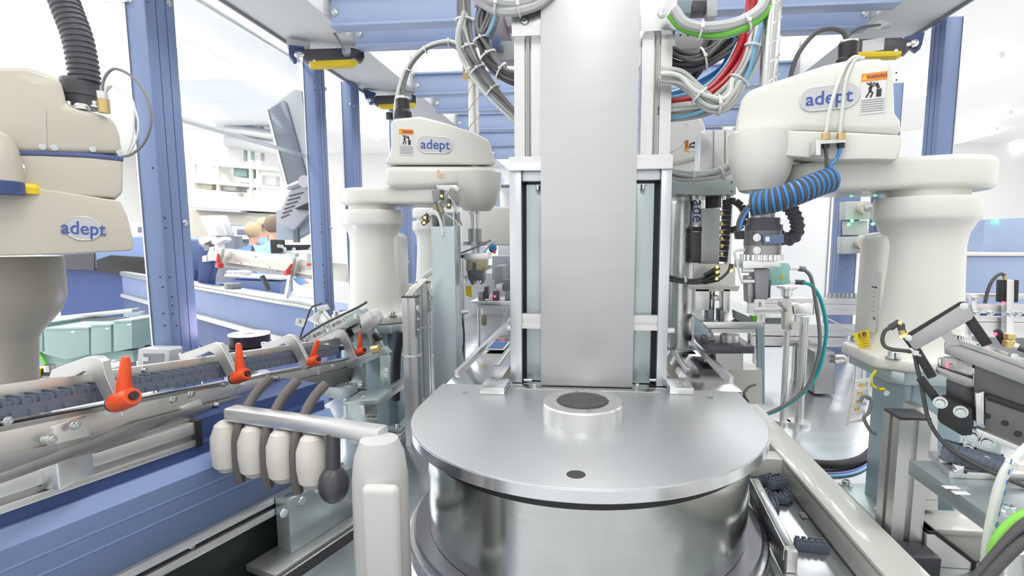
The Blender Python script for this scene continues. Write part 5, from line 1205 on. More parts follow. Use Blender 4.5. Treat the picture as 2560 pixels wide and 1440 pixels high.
# ================================================================== camera stand in the middle distance
t = thing('camera_stand', 'mint green inspection camera on jointed aluminium stand with a teal cable', 'camera', tuple(at(1970, 1040, 1.95)))
B().slab([(1926, 690), (1928, 672), (1955, 664), (1960, 657), (1974, 659), (1975, 709), (1960, 712), (1926, 714)], 1.92, .07, .003).obj('camera_body', MINT, t)
B().slab([(1953, 687), (1960, 687), (1961, 698), (1953, 698)], 1.918, .002, 0).obj('yellow_label', YELLOW, t)
for y0, x1 in ((670, 1996), (705, 1986)): B().cyl(at(1974, y0, 1.95), at(x1, y0, 1.95), .009).obj('plug_nut', ALUF, t)
B().cyl(at(1996, 671, 1.95), at(2012, 673, 1.95), .010).obj('plug_body', MCAB, t); B().cyl(at(1986, 705, 1.95), at(2011, 706, 1.95), .009).obj('plug_body', DCAB, t)
B().lathe(at(1966, 745, 1.95), [(.008, -.02), (.008, 0), (.018, .008), (.02, .03), (.034, .036), (.034, .042), (0, .042)], 28).obj('ball_mount', ALUF, t)
B().slab([(1952, 750), (1978, 746), (1984, 790), (1976, 795), (1966, 775), (1950, 765)], 1.93, .03, .003).obj('joint_arm', WHITE, t)
B().slab([(1962, 782), (1976, 778), (1982, 800), (1990, 808), (1986, 822), (1974, 828), (1962, 826)], 1.92, .04, .003).obj('joint_arm', WHITE, t)
for px, py in ((1960, 755), (1984, 815)): c = at(px, py, 1.92); B().cyl(c - V(0, .015, 0), c + V(0, .02, 0), .013).obj('joint_knob', ALU, t)
for px, py, rr in ((1968, 826, .010), (2012, 792, .015)): c = at(px, py, 1.96); B().cyl(c, V(c.x, 1.96, .72), rr).obj('stand_pole', ALU, t); B().cyl((c.x, 1.96, .72), (c.x, 1.96, .735), rr * 2.8).obj('pole_foot', ALUF, t)
B().slab([(1984, 762), (2000, 758), (2012, 764), (2036, 760), (2036, 788), (1986, 788)], 1.93, .05, .006, 3).obj('pole_clamp', ALUF, t)
B().bar(at(1885, 777, 1.95), at(1984, 775, 1.95), .01, .012).obj('cross_rod', ALU, t)
B().tube([at(x, y, 1.93) for x, y in ((2008, 706), (2030, 715), (2050, 745), (2064, 800), (2064, 850), (2045, 930), (2005, 985), (1945, 1025), (1900, 1040))], .0062, 10).obj('teal_cable', TEAL, t)
B().tube([at(x, y, 1.93) for x, y in ((2010, 672), (2028, 695), (2040, 760), (2049, 830), (2046, 890), (2022, 960), (1975, 1005), (1915, 1036))], .0065, 10).obj('grey_cable', MCAB, t)
# profile frame crossing behind
t = thing('rail_stand', 'aluminium profile frame with several horizontal rails behind the camera stand', 'frame', tuple(at(2050, 850, 2.5)))
for y0, hh in ((750, .025), (770, .05), (822, .055), (850, .045)):
    a_ = at(1870, y0, 2.6); B().prof((a_.x, 2.6, a_.z), (at(2195, y0, 2.6).x, 2.6, a_.z), .04, hh, up=(0, 0, 1), slot=.008).obj('rail', ALU, t)
for px in (1900, 2000, 2160): c = at(px, 850, 2.6); B().prof((c.x, 2.62, .72), (c.x, 2.62, at(px, 745, 2.6).z), .04, .04, up=(0, 1, 0)).obj('leg', ALU, t)
B().bar(at(1960, 738, 2.5), at(2170, 850, 2.5), .004, .035, (0, -1, 0)).obj('diagonal_strip', ALU, t)
b = B()
for k in range(10): c = at(2072 + k * 11, 738, 2.62); b.cyl(c - V(0, 0, .012), c + V(0, 0, .01), .009, seg=10)
b.obj('pin_row', ZINCS, t); a_ = at(2065, 745, 2.62)
B().box(a_.x, at(2190, 745, 2.62).x, 2.6, 2.66, a_.z - .02, a_.z, .002).obj('pin_base', DGREY, t)
B().slab([(1905, 795), (1955, 795), (1955, 868), (1905, 868)], 2.62, .05).obj('switch_panel', mat('panel_sage', (.38, .42, .40), .5), t)
b = B()
for k in range(5): b.slab([(1911, 800 + k * 8), (1918, 800 + k * 8), (1918, 802 + k * 8), (1913, 805 + k * 8), (1911, 805 + k * 8)], 2.618, .001)
b.obj('red_marks', RED, t)
t = thing('steel_bin', 'grey steel bin with a white bar handle on the bed behind the camera cables', 'bin', tuple(az(2065, 970, .72)))
B().slab([(2036, 880), (2088, 880), (2088, 985), (2036, 985)], 2.35, .2, .003).obj('bin_body', ALUD, t)
B().tube([at(x, y, 2.33) for x, y in ((2088, 892), (2108, 892), (2112, 900), (2088, 906))], .009, 10).obj('handle', WTUBE, t)
# ladder shaped tray for tags
t = thing('tag_ladder', 'white ladder shaped tag holder leaning beside the blue grey pedestal', 'holder', tuple(at(2150, 1060, 1.22)))
for a_, b_ in (((2140, 952), (2118, 1065)), ((2172, 945), (2168, 1000))): B().bar(at(*a_, 1.22), at(*b_, 1.22), .004, .006).obj('upright', WHITE, t)
b = B(); o2 = B()
for k in range(6):
    y = 955 + k * 20; x = 2139 - k * 3.8; b.bar(at(x, y, 1.22), at(x + 38, y - 6, 1.22), .003, .007)
    if k < 4: o2.slab([(x + 10, y + 6), (x + 22, y + 4), (x + 21, y + 12), (x + 9, y + 13)], 1.22, .002)
b.obj('rungs', WHITE, t); o2.obj('amber_tags', mat('amber', (.85, .55, .15), .5), t)
B().tube([at(x, y, 1.21) for x, y in ((2150, 1005), (2160, 990), (2178, 1000), (2172, 1030), (2160, 1045), (2175, 1075), (2190, 1085))], .004, 8).obj('grey_loop', MCAB, t)
o = B().tube([at(x, y, 1.25) for x, y in ((2190, 925), (2178, 945), (2178, 960), (2190, 970))], .0035, 8).obj('earth_wire', mat('earth_yellow', (.75, .7, .05), .4)); tag(o, 'yellow and green earth wire fixed to the pedestal beside the ladder shaped holder', 'wire')
c = at(2197, 973, 1.25); B().cyl(c, c + V(.012, 0, 0), .004).obj('wire_lug', YELLOW, o)
q = at(2217, 983, 1.238); 
o = B().cyl(q, q + V(0, .001, 0), .0065, seg=20).obj('earth_sticker', PAPER); tag(o, 'small round white earth sticker on the pedestal of the coiled hose robot', 'sticker')
for lab, r, m, dy in (('thick black hose lying on the bed between guard rail and pedestal', .013, BLACK2, 0), ('violet blue wires lying beside the thick black hose', .004, mat('violet_wire', (.20, .20, .55), .4), 22), ('pale blue wire lying outermost beside the thick black hose', .004, SKY, 28)):
    pts = [az(x, y + dy, .735 if r > .01 else .725) for x, y in ((2020, 1158), (2080, 1162), (2130, 1156), (2165, 1140), (2195, 1110))]
    o = B().tube(pts, r, 12).obj('bed_hose' if r > .01 else 'wire', m); tag(o, lab, 'hose' if r > .01 else 'wire')
# ================================================================== tools and stands around the logo robot
t = thing('robot_tool', 'grey spindle tool with bronze gripper body hanging under the logo robot', 'gripper', tuple(at(1187, 715, 1.89)))
def td(px, py0, py1, rp, m, name, Y=1.89):
    c0 = at(px, py0, Y); c1 = at(px, py1, Y); r = at(px + rp, py0, Y).x - c0.x
    return B().cyl((c0.x, Y, c0.z), (c0.x, Y, c1.z), r, seg=32).obj(name, m, t)
td(1186, 531, 535, 15, ALU, 'stop_ring'); td(1186, 535, 572, 9, ALU, 'spindle'); td(1187, 572, 604, 17, ALUD, 'spindle_body'); td(1187, 604, 612, 28, ALUD, 'spindle_flange'); td(1188, 612, 628, 10, ALUD, 'spindle_neck')
B().slab([(1158, 634), (1222, 632), (1222, 648), (1160, 650)], 1.84, .06, .002).obj('valve_body', ALU, t)
B().slab([(1165, 648), (1212, 648), (1212, 678), (1165, 678)], 1.84, .07, .002).obj('bronze_body', GOLD, t)
B().slab([(1181, 656), (1190, 656), (1190, 674), (1181, 674)], 1.838, .004).obj('dark_slot', DGREY, t)
B().slab([(1168, 678), (1207, 678), (1207, 700), (1202, 712), (1196, 700), (1186, 702), (1180, 714), (1172, 700)], 1.83, .06, .001).obj('black_jaws', DGREY, t)
B().slab([(1175, 680), (1186, 680), (1186, 683), (1175, 683)], 1.828, .002).obj('blue_mark', LOGO, t)
B().slab([(1206, 664), (1226, 664), (1226, 672), (1206, 672)], 1.83, .04, .001).obj('side_jaw', GOLD, t)
for px, py in ((1173, 705), (1201, 704)): B().sphere(at(px, py, 1.83), .005).obj('ball_tip', ZINCS, t)
cable('air_hose', '', [(1205, 640), (1218, 620), (1232, 605), (1240, 600)], .004, WTUBE, parent=t, Y=1.85)
cable('air_hose', '', [(1135, 641), (1155, 632), (1180, 622), (1205, 612), (1228, 600)], .003, MCAB, parent=t, Y=1.83)
B().cyl(at(1128, 641, 1.84), at(1160, 641, 1.84), .006).obj('plug', DGREY, t)
B().sphere(at(1232, 620, 1.88), .015, 1, 1, 1.2).obj('blue_fitting', BTUBE, t); B().sphere(at(1236, 630, 1.86), .006).obj('orange_fitting', ORANGE, t)
# elbow wiring of the logo robot
t = thing('sensor_wiring', 'tangle of plugs with small yellow lights hanging from the logo robot elbow', 'wiring', tuple(at(1100, 500, 1.75)))
B().slab([(1078, 476), (1100, 472), (1108, 498), (1084, 508)], 1.74, .03, .002).obj('grey_socket', GREY, t)
for a_, b_ in (((1086, 512), (1092, 530)), ((1098, 512), (1106, 532))): B().cyl(at(*a_, 1.73), at(*b_, 1.73), .009).obj('brass_plug', GOLD, t)
for px, py, led in ((1105, 488, LEDY), (1123, 510, LEDY)): B().cyl(at(px, py - 12, 1.72), at(px - 1, py + 12, 1.72), .007).obj('plug_body', DCAB, t); B().sphere(at(px - 1, py + 2, 1.712), .004).obj('plug_light', led, t)
for px, py in ((1062, 544), (1060, 557)): B().cyl(at(px - 4, py + 3, 1.72), at(px + 10, py - 8, 1.72), .0085).obj('plug_body', DGREY, t); B().sphere(at(px, py, 1.71), .0045).obj('plug_light', LEDO, t)
for k in range(3): B().tube([at(x, y, 1.72) for x, y in ((1070, 542 - k * 4), (1085, 534 - k * 3), (1098, 545), (1108, 580 + k * 5))], .005, 8).obj('pale_cable', WTUBE, t)
for a in ([(1095, 508), (1110, 495), (1120, 480), (1130, 470), (1145, 478)], [(1092, 530), (1100, 552), (1104, 585)], [(1106, 532), (1110, 555), (1112, 585)], [(1112, 535), (1130, 545), (1145, 560), (1152, 566)], [(1120, 490), (1135, 510), (1142, 535)]):
    B().tube([at(x, y, 1.735) for x, y in a], .0042, 8).obj('pale_cable', GTUBE, t)
B().cyl(at(1142, 535, 1.74), at(1152, 565, 1.74), .006).obj('grey_plug', GREY, t)
B().slab([(1090, 462), (1140, 462), (1150, 475), (1095, 480)], 1.76, .03, .003).obj('hose_clamp', ALU, t)
# open square tube holding cables
p0 = at(1105, 570, 1.72)
t = thing('cable_tube', 'pale blue open topped square steel tube with cables dropping into it', 'tube', (p0.x, 1.72, .72))
w_ = (at(1136, 600, 1.72).x - at(1078, 600, 1.72).x); x0 = at(1078, 600, 1.72).x; zt = at(1105, 566, 1.72).z
for a, b_, c, d in ((x0, x0 + w_, 1.72, 1.724), (x0, x0 + w_, 1.80, 1.804), (x0, x0 + .004, 1.724, 1.80), (x0 + w_ - .004, x0 + w_, 1.724, 1.80)):
    hz = zt if c == 1.72 else zt + .055
    B().box(a, b_, c, d, .72, zt if c < 1.75 and b_ - a > .02 else zt + .05, .001).obj('tube_wall', mat('tube_pale', (.52, .60, .62), .3, .4, var=.05), t)
B().box(x0 - .02, x0 + w_ + .02, 1.70, 1.825, .7205, .73).obj('foot_plate', ZINC, t)
# slotted posts left of it
for (xa, xb, yt, Y, lab) in ((1004, 1038, 745, 1.62, 'slotted aluminium post with a black cap and steel side plate by the blue grey pedestal'), (1040, 1068, 708, 2.15, 'slotted aluminium post with a black cap, farther back behind the nearer one')):
    a = at(xa, yt, Y); b_ = at(xb, yt, Y); xm = (a.x + b_.x) / 2; W = b_.x - a.x
    t = thing('slotted_post', lab, 'post', (xm, Y, .72))
    B().prof((xm, Y + W / 2, .7205), (xm, Y + W / 2, a.z), W, W, up=(0, 1, 0), slot=.008, depth=.008).obj('profile', ALU, t)
    B().box(a.x - .001, b_.x + .001, Y - .001, Y + W + .001, a.z, a.z + .006, .001).obj('end_cap', DGREY, t)
    B().box(b_.x + .0005, b_.x + .004, Y - .012, Y + W * .75, a.z - .125, a.z - .001, .001).obj('side_plate', ALUD, t)
    for dz in (.07, .105): screw((b_.x + .004, Y + .01, a.z - dz), (1, 0, 0), .004, t, h=.004)
    B().cyl((b_.x + .004, Y + .005, a.z - .035), (b_.x + .010, Y + .005, a.z - .035), .012).obj('pale_knob', WTUBE, t)
    tie((xm, Y + W / 2, a.z - .19), (0, 0, 1), W * .62, t, t=.006)
    for k in range(3): B().tube([V(xm + k * .008 - .01, Y + .01, a.z + .006), V(xm + .01 + k * .008, Y + .01, a.z + .03), V(xm + .045 + k * .006, Y + .02, a.z + .06)], .0045, 8).obj('pale_cable', WTUBE, t)
B().tube([at(x, y, 1.75) for x, y in ((1001, 830), (997, 860), (992, 900), (990, 1000))], .014, 10).obj('black_conduit', BLACK2, t)
g = thing('valve_cluster', 'cluster of small valves and plugs with one green light behind the robot column', 'valves', tuple(at(1000, 660, 2.1)))
for px, py, a, b_, m in ((995, 650, 12, 10, BLACK), (1003, 640, 8, 14, DGREY), (1000, 668, 10, 8, ALU), (1010, 655, 8, 6, WTUBE), (1004, 690, 9, 10, DGREY), (998, 712, 10, 8, ALU), (1006, 730, 8, 12, BLACK), (996, 748, 8, 8, GREY), (1008, 705, 6, 6, RED)):
    B().slab([(px - a, py - b_), (px + a, py - b_ + 3), (px + a - 2, py + b_), (px - a + 1, py + b_)], 2.05, .03, .002).obj('valve', m, g)
B().sphere(at(1013, 667, 2.04), .006).obj('green_light', LEDG, g); B().cyl(at(995, 770, 2.08), V(at(995, 770, 2.08).x, 2.08, .72), .012).obj('valve_post', ALU, g); B().cyl(at(995, 770, 2.08), at(1000, 640, 2.08), .008).obj('valve_post', ALU, g)
# rod stand with yellow tag
c = at(1160, 890, 2.0); g = thing('rod_stand', 'thin steel rod stand with yellow tag and black cable beside the pale square tube', 'stand', (c.x, 2.0, .72))
B().cyl((c.x, 2.0, .72), (c.x, 2.0, at(1160, 640, 2.0).z), .006).obj('rod', STEEL, g)
B().slab([(1164, 716), (1178, 714), (1180, 744), (1164, 738)], 1.99, .001, 0).obj('yellow_tag', YELLOW, g)
B().slab([(1145, 700), (1160, 699), (1160, 718), (1146, 720)], 1.98, .02, .002).obj('clamp_block', ALU, g); B().cyl(at(1150, 782, 1.99), at(1172, 780, 1.99), .01).obj('clamp_block', ALU, g)
B().tube([at(x, y, 1.98) for x, y in ((1132, 754), (1148, 772), (1156, 800), (1160, 850), (1152, 895), (1138, 915))], .004, 8).obj('black_cable', DCAB, g)
# far fixture plate
t = thing('fixture_table', 'small raised plate with black clamps and a red light beside the column', 'fixture', tuple(at(1240, 770, 2.45)))
B().slab([(1176, 753), (1300, 752), (1300, 764), (1180, 760)], 2.4, .2, .001).obj('plate', ALUF, t); B().slab([(1192, 762), (1300, 764), (1300, 772), (1194, 770)], 2.42, .14).obj('under_plate', ALU, t)
for x0, x1, y0, y1, m in ((1195, 1208, 730, 752, GREY), (1210, 1220, 718, 748, DGREY), (1232, 1246, 728, 752, DGREY), (1262, 1278, 728, 752, GREY), (1258, 1276, 700, 728, MCAB), (1222, 1232, 738, 752, WTUBE), (1240, 1256, 712, 728, ALU)):
    B().slab([(x0, y0), (x1, y0 - 2), (x1, y1), (x0, y1)], 2.42, .05, .002).obj('clamp_block', m, t)
B().sphere(at(1237, 741, 2.41), .005).obj('red_light', LEDR, t)
for px in (1197, 1262): B().cyl(at(px, 770, 2.5), V(at(px, 770, 2.5).x, 2.5, .998 if px > 1250 else .72), .008).obj('leg', STEEL, t)
B().slab([(1203, 786), (1216, 786), (1214, 815), (1202, 812)], 2.45, .03, .003).obj('beige_motor', GOLD, t); B().cyl(at(1208, 770, 2.46), at(1208, 786, 2.46), .008).obj('motor_stem', ALU, t)
# far white robots
t = thing('scara_robot', 'farther white robot half hidden between the pale square tube and the press column', 'robot', tuple(at(1068, 720, 3.0)))
c = at(1072, 600, 3.0); c2 = V(c.x, 3.0, 1.105)
scara_base(t, c.x, 3.05, 1.105, 1.51, .088, WHITE)
arm_link(t, (c.x, 3.05), (c.x + .2, 2.95), .105, .11, 1.525, 1.585, WHITE)
B().slab([(1150, 516), (1300, 516), (1300, 614), (1150, 614), (1150, 540)], 2.75, .22, .012, 3).obj('arm_hood', WHITE, t)
pedestal('robot_pedestal', 'blue grey pedestal of the farther white robot seen behind the slotted posts', c.x, 3.05, .72, 1.105, .098)
t = thing('scara_robot', 'farther white robot with a round cover plate and upside down warning label behind the motor', 'robot', tuple(at(1690, 700, 2.6)))
c = at(1700, 400, 2.7)
B().slab([(1640, 260), (1700, 262), (1745, 280), (1765, 310), (1765, 360), (1755, 392), (1700, 410), (1640, 416)], 2.6, .26, .02, 4).obj('arm_hood', WHITE, t)
B().slab([(1640, 416), (1755, 396), (1756, 440), (1750, 460), (1640, 460)], 2.62, .24, .015, 3).obj('arm_shell', WHITE, t)
q = at(1668, 330, 2.6); B().cyl((q.x, 2.598, q.z), (q.x, 2.61, q.z), at(1718, 330, 2.6).x - q.x, seg=40).obj('round_cover', WHITE, t)
for a in (-.35, .5, 1.4): B().cyl((q.x + .093 * math.cos(a), 2.596, q.z - .093 * math.sin(a)), (q.x + .093 * math.cos(a), 2.60, q.z - .093 * math.sin(a)), .004).obj('cover_screw', ZINC, t)
warn_label(t, at(1735, 364, 2.598), (0, -1, 0), (0, 0, 1), .052, .085)
B().slab([(1700, 440), (1765, 440), (1760, 800), (1706, 800)], 2.66, .14, .02, 3).obj('column', WHITE, t)
B().slab([(1690, 790), (1776, 790), (1776, 900), (1690, 900)], 2.62, .2, .006).obj('base_box', PED, t)
# ================================================================== second line beyond the posts
def q3(px, py, Y): return at(px, py, Y)
t = thing('blue_conveyor', 'long blue sided conveyor with two silver rails crossing behind the nearest posts', 'conveyor', (-2.4, 3.6, 0))
D2 = V(-1.44, 1, 0).normalized(); S2 = V(-1.50, 2.95, 0); N2 = V(D2.y, -D2.x, 0) * -1
def c2(s, o, z): return S2 + D2 * s + N2 * o + V(0, 0, z)
def c2bar(s0, s1, o0, o1, z0, z1, bev=0): return B().hull([c2(s0, o0, z0), c2(s1, o0, z0), c2(s1, o1, z0), c2(s0, o1, z0)], [c2(s0, o0, z1), c2(s1, o0, z1), c2(s1, o1, z1), c2(s0, o1, z1)], bev)
if (N2.x * (0 - S2.x) + N2.y * (0 - S2.y)) > 0: N2 = -N2
c2bar(.12, 5.2, 0, .30, .74, .965, .002).obj('side_panel', BLUE, t)
c2bar(.12, 5.2, -.02, .05, .965, .985, .002).obj('silver_rail', ALUF, t); c2bar(.12, 5.2, -.01, .05, .985, .995).obj('rail_gap', ALUD, t); c2bar(.12, 5.2, -.02, .05, .995, 1.015, .002).obj('silver_rail', ALUF, t)
c2bar(.12, 5.2, -.03, .04, .70, .74, .002).obj('lower_rail', ALU, t); c2bar(.12, 5.2, .0, .25, .45, .70, .002).obj('lower_panel', NAVY, t)
for s in (.3, 2, 3.6, 5): c2bar(s, s + .1, .05, .15, 0, .45).obj('support_leg', BLUE, t)
for s in (1.6, 3.1): c2bar(s, s + .06, -.05, .06, 1.015, 1.06, .003).obj('rail_clamp', GREY, t)
g = thing('mounting_plate', 'pale bolted plate clamped across the lower silver rail beyond the nearest post', 'plate', tuple(at(330, 800, 3.6)))
B().slab([(308, 782), (354, 778), (355, 825), (311, 825)], 3.55, .03, .002).obj('plate_body', mat('plate_blue_pale', (.45, .53, .62), .4, .3), g)
for px, py in ((318, 793), (344, 795)): screw(at(px, py, 3.55), (0, -1, 0), .010, g)
g = thing('machine_cabinet', 'dark blue machine body with a black recess beyond the silver rails', 'machine', (-4.6, 5.6, 0))
B().slab([(105, 655), (105, 600), (380, 590), (470, 595), (475, 600), (475, 700), (380, 690)], 6.3, .8, .02).obj('body_panel', BLUE, g)
B().slab([(240, 650), (275, 638), (382, 645), (382, 690), (240, 680)], 6.28, .1, .01).obj('black_recess', BLACK, g)
B().slab([(105, 640), (235, 632), (235, 676), (105, 672)], 6.28, .1, .01).obj('black_recess', DGREY, g)
B().box(-7.2, -4.6, 6.4, 7.0, 0, 1.0).obj('lower_body', NAVY, g)
# sage terminal boxes under the line
SB = [('grey green terminal box nearest the cream tinted robot column, turned edgewise', [(70, 810), (105, 808), (106, 880), (72, 885)]), ('grey green terminal box with slanted lid, second from the robot column', [(108, 822), (165, 818), (222, 820), (223, 886), (165, 900), (110, 886)]),
      ('grey green terminal box with a small pale badge, third from the robot column', [(226, 812), (277, 810), (278, 880), (226, 888)]), ('grey green terminal box nearest to the blue post, with a dark gap beside it', [(282, 806), (330, 800), (330, 872), (283, 880)])]
for lab, pl in SB:
    xs = [p[0] for p in pl]; ys = [p[1] for p in pl]
    g = thing('terminal_box', lab, 'box', tuple(at(sum(xs) / len(xs), max(ys), 2.9)), 'grey green terminal boxes')
    B().slab(pl, 2.9, .25, .006).obj('box_body', SAGE, g); m_ = (min(xs) + max(xs)) / 2 + 12
    B().slab([(m_, min(ys) + 10), (m_ + 9, min(ys) + 9), (m_ + 9, min(ys) + 13), (m_, min(ys) + 14)], 2.898, .002, 0).obj('badge', PAPER, g)
    B().slab([(min(xs) + 1, min(ys) + 1), (max(xs) - 1, min(ys)), (max(xs) - 1, min(ys) + 4), (min(xs) + 1, min(ys) + 6)], 2.895, .26, .001).obj('lid', mat('sage_light', (.34, .46, .44), .4), g)
g = thing('box_rack', 'low grey green rack with a pale top edge carrying the terminal boxes', 'rack', tuple(at(200, 900, 3.0)))
B().slab([(60, 888), (330, 876), (335, 905), (60, 925)], 2.95, .3, .004).obj('rack_body', SAGE, g); B().slab([(60, 800), (330, 772), (330, 782), (60, 812)], 3.2, .06, .002).obj('top_edge', ALU, g)
for px in (80, 320): c = at(px, 900, 3.1); B().box(c.x - .03, c.x + .03, 3.05, 3.13, 0, c.z).obj('rack_leg', GREY, g)
B().box(at(70, 900, 3.24).x, at(325, 900, 3.24).x, 3.21, 3.25, .3, at(200, 792, 3.24).z).obj('rack_back', GREY, g)
g = cable('green_cable', 'green cable curling down in front of the grey green terminal boxes', [(72, 855), (85, 858), (98, 880), (112, 905), (118, 925)], .011, GREEN, 'cable', Y=2.93)
g = thing('warning_post', 'short grey post with an orange and yellow warning sticker beside the mounting plate', 'post', tuple(at(335, 900, 3.0)))
B().slab([(328, 828), (345, 828), (346, 900), (330, 900)], 3.0, .05, .002).obj('post_body', LGREY, g); B().slab([(330, 837), (344, 836), (344, 848), (331, 849)], 2.998, .002, 0).obj('sticker', YELLOW, g); B().slab([(333, 842), (341, 841), (341, 845), (333, 846)], 2.996, .002, 0).obj('sticker_mark', ORANGE, g)
g = thing('stop_button_box', 'bright yellow and black device low behind the feeder by the cream tinted column', 'device', tuple(at(100, 935, 1.5)))
B().slab([(75, 922), (95, 922), (94, 942), (76, 944)], 1.5, .06, .003).obj('yellow_body', YELLOW, g); B().slab([(95, 922), (140, 924), (138, 940), (94, 942)], 1.51, .05, .003).obj('black_body', BLACK, g)
B().cyl(at(100, 950, 1.53), V(at(100, 950, 1.53).x, 1.53, .0), .02).obj('stand', ALU, g)
g = thing('mounting_strip', 'small steel strip with two screws standing behind the largest orange lever', 'strip', tuple(at(285, 910, 1.4)))
B().slab([(255, 915), (302, 903), (303, 912), (262, 928)], 1.4, .03, .001).obj('strip_body', ALU, g)
for px in (270, 286): screw(at(px, 910 - (px - 270) * .22, 1.415), (0, 0, 1), .006, g)
B().cyl(at(283, 925, 1.42), V(at(283, 925, 1.42).x, 1.42, 0), .012).obj('stand', ALU, g)
# beige aluminium feeder between the posts, with red levers
t = thing('linear_feeder', 'far aluminium feeder rail with two red levers seen between the blue posts', 'feeder', tuple(at(700, 670, 3.0)))
YF = 2.95
B().slab([(520, 628), (575, 628), (735, 646), (868, 660), (868, 706), (790, 690), (560, 655), (520, 650)], YF, .03, .002).obj('rail_face', MATS['warm_aluminium'], t)
B().slab([(560, 655), (735, 682), (790, 692), (790, 700), (735, 692), (560, 668)], YF + .01, .03, .001).obj('lower_edge', ALUD, t)
B().slab([(558, 622), (720, 642), (720, 648), (558, 632)], YF + .05, .06, .001).obj('upper_edge', ALU, t)
for px, py in ((603, 658), (640, 642), (676, 668), (693, 678), (628, 670), (750, 677)): B().cyl(at(px, py, YF - .001), at(px, py, YF), .005).obj('bore', GREY, t)
for a, b_ in (((556, 620), (545, 668)), ((735, 642), (716, 745))): B().bar(at(*a, YF - .03), at(*b_, YF - .03), .02, .03, (0, -1, 0), .002).obj('clamp_bar', ALU, t)
B().cyl(at(812, 680, YF + .05), V(at(812, 680, YF + .05).x, YF + .05, 0), .02).obj('support_column', ALU, t)
B().cyl(at(655, 690, YF + .04), at(672, 725, YF + .04), .015).obj('strut', DGREY, t)
XF_KEEP = XF
def far_lever(label, h0, h1, top):
    t_ = thing('clamp_lever', label, 'clamp lever', tuple(at(*h0, YF - .06)), 'red levers on the far feeder')
    B().cyl(at(*h0, YF - .06), at(*h1, YF - .08), .016).obj('hub', RED_L, t_); m_ = at(*h0, YF - .07)
    B().tube([m_, m_.lerp(at(*top, YF - .07), .5), at(*top, YF - .07)], [.011, .010, .006], 10, raw=True).obj('handle', RED_L, t_)
RED_L = mat('red_lever', (.78, .06, .04), .4)
far_lever('red clamping lever pointing straight up on the far feeder', (545, 662), (552, 664), (546, 634)); far_lever('red clamping lever leaning over on the far feeder, beside the second post', (716, 682), (722, 680), (730, 660))
g = thing('limit_box', 'pale rounded box with a red stripe fixed at the far feeder beside the second post', 'box', tuple(at(779, 660, 2.8)))
B().slab([(766, 634), (788, 632), (793, 640), (792, 672), (765, 675)], 2.8, .06, .006).obj('box_body', mat('box_pale', (.55, .57, .57), .5), g); B().slab([(767, 659), (784, 658), (784, 664), (767, 665)], 2.798, .002, 0).obj('red_stripe', RED_L, g)
g = thing('black_bracket', 'black angle bracket with round steel knobs beside the second blue post', 'bracket', tuple(at(720, 610, 2.8)))
B().slab([(675, 599), (707, 598), (708, 612), (745, 612), (776, 612), (778, 624), (740, 626), (708, 626), (700, 633), (677, 634)], 2.8, .02, .002).obj('bracket_plate', BLACK, g)
for px, py in ((697, 615), (705, 616), (735, 623), (776, 622), (712, 622)): B().cyl(at(px, py, 2.8), at(px, py, 2.77), .010).obj('steel_knob', ZINCS, g)
B().slab([(695, 632), (725, 628), (738, 632), (738, 642), (700, 645)], 2.82, .04, .002).obj('sensor_holder', ALU, g)
# tilted operator panel between the posts
t = thing('operator_panel', 'large tilted operator monitor with dark screen beside the second blue post', 'monitor', tuple(at(720, 460, 2.5)))
B().slab([(664, 275), (700, 248), (735, 222), (752, 225), (768, 330), (776, 440), (770, 455), (717, 475), (700, 440)], 2.55, .05, .006).obj('panel_housing', LGREY, t)
B().slab([(667, 277), (708, 250), (716, 258), (768, 445), (762, 450), (716, 462)], 2.54, .012, .003).obj('screen_glass', mat('dim_screen', (.20, .22, .26), .15), t)
B().slab([(664, 275), (668, 272), (718, 462), (770, 440), (771, 448), (714, 470)], 2.535, .01, .001).obj('screen_bezel', PAPER, t)
B().lathe(at(768, 455, 2.54), [(0, -.02), (.03, -.02), (.03, .03), (0, .03)], 28, axis=(0, -1, 0)).obj('pivot_disc', mat('pivot_lilac', (.55, .52, .58), .4), t)
B().slab([(722, 478), (770, 462), (775, 530), (735, 575), (695, 560), (690, 548)], 2.56, .03, .003).obj('keyboard_tray', mat('tray_grey', (.45, .46, .50), .4), t)
b = B()
for k in range(6): b.slab([(722 - k * 4, 488 + k * 11), (757 - k * 7, 480 + k * 11), (757 - k * 7, 482.5 + k * 11), (722 - k * 4, 491 + k * 11)], 2.555, .004)
b.obj('tray_ribs', DGREY, t)
B().slab([(735, 522), (772, 505), (778, 522), (770, 526)], 2.54, .02, .002).obj('black_wedge', BLACK, t)
B().slab([(690, 525), (780, 525), (780, 575), (735, 600), (690, 600)], 2.62, .05, .003).obj('arm_box', mat('armbox_blue_grey', (.36, .43, .50), .4), t)
B().slab([(733, 528), (745, 528), (745, 606), (733, 606)], 2.61, .02).obj('arm_edge', mat('arm_teal_dark', (.15, .19, .20), .4), t)
B().bar(at(775, 480, 2.56), at(788, 500, 2.48), .03, .03, (0, 0, 1)).obj('wall_arm', GREY, t)
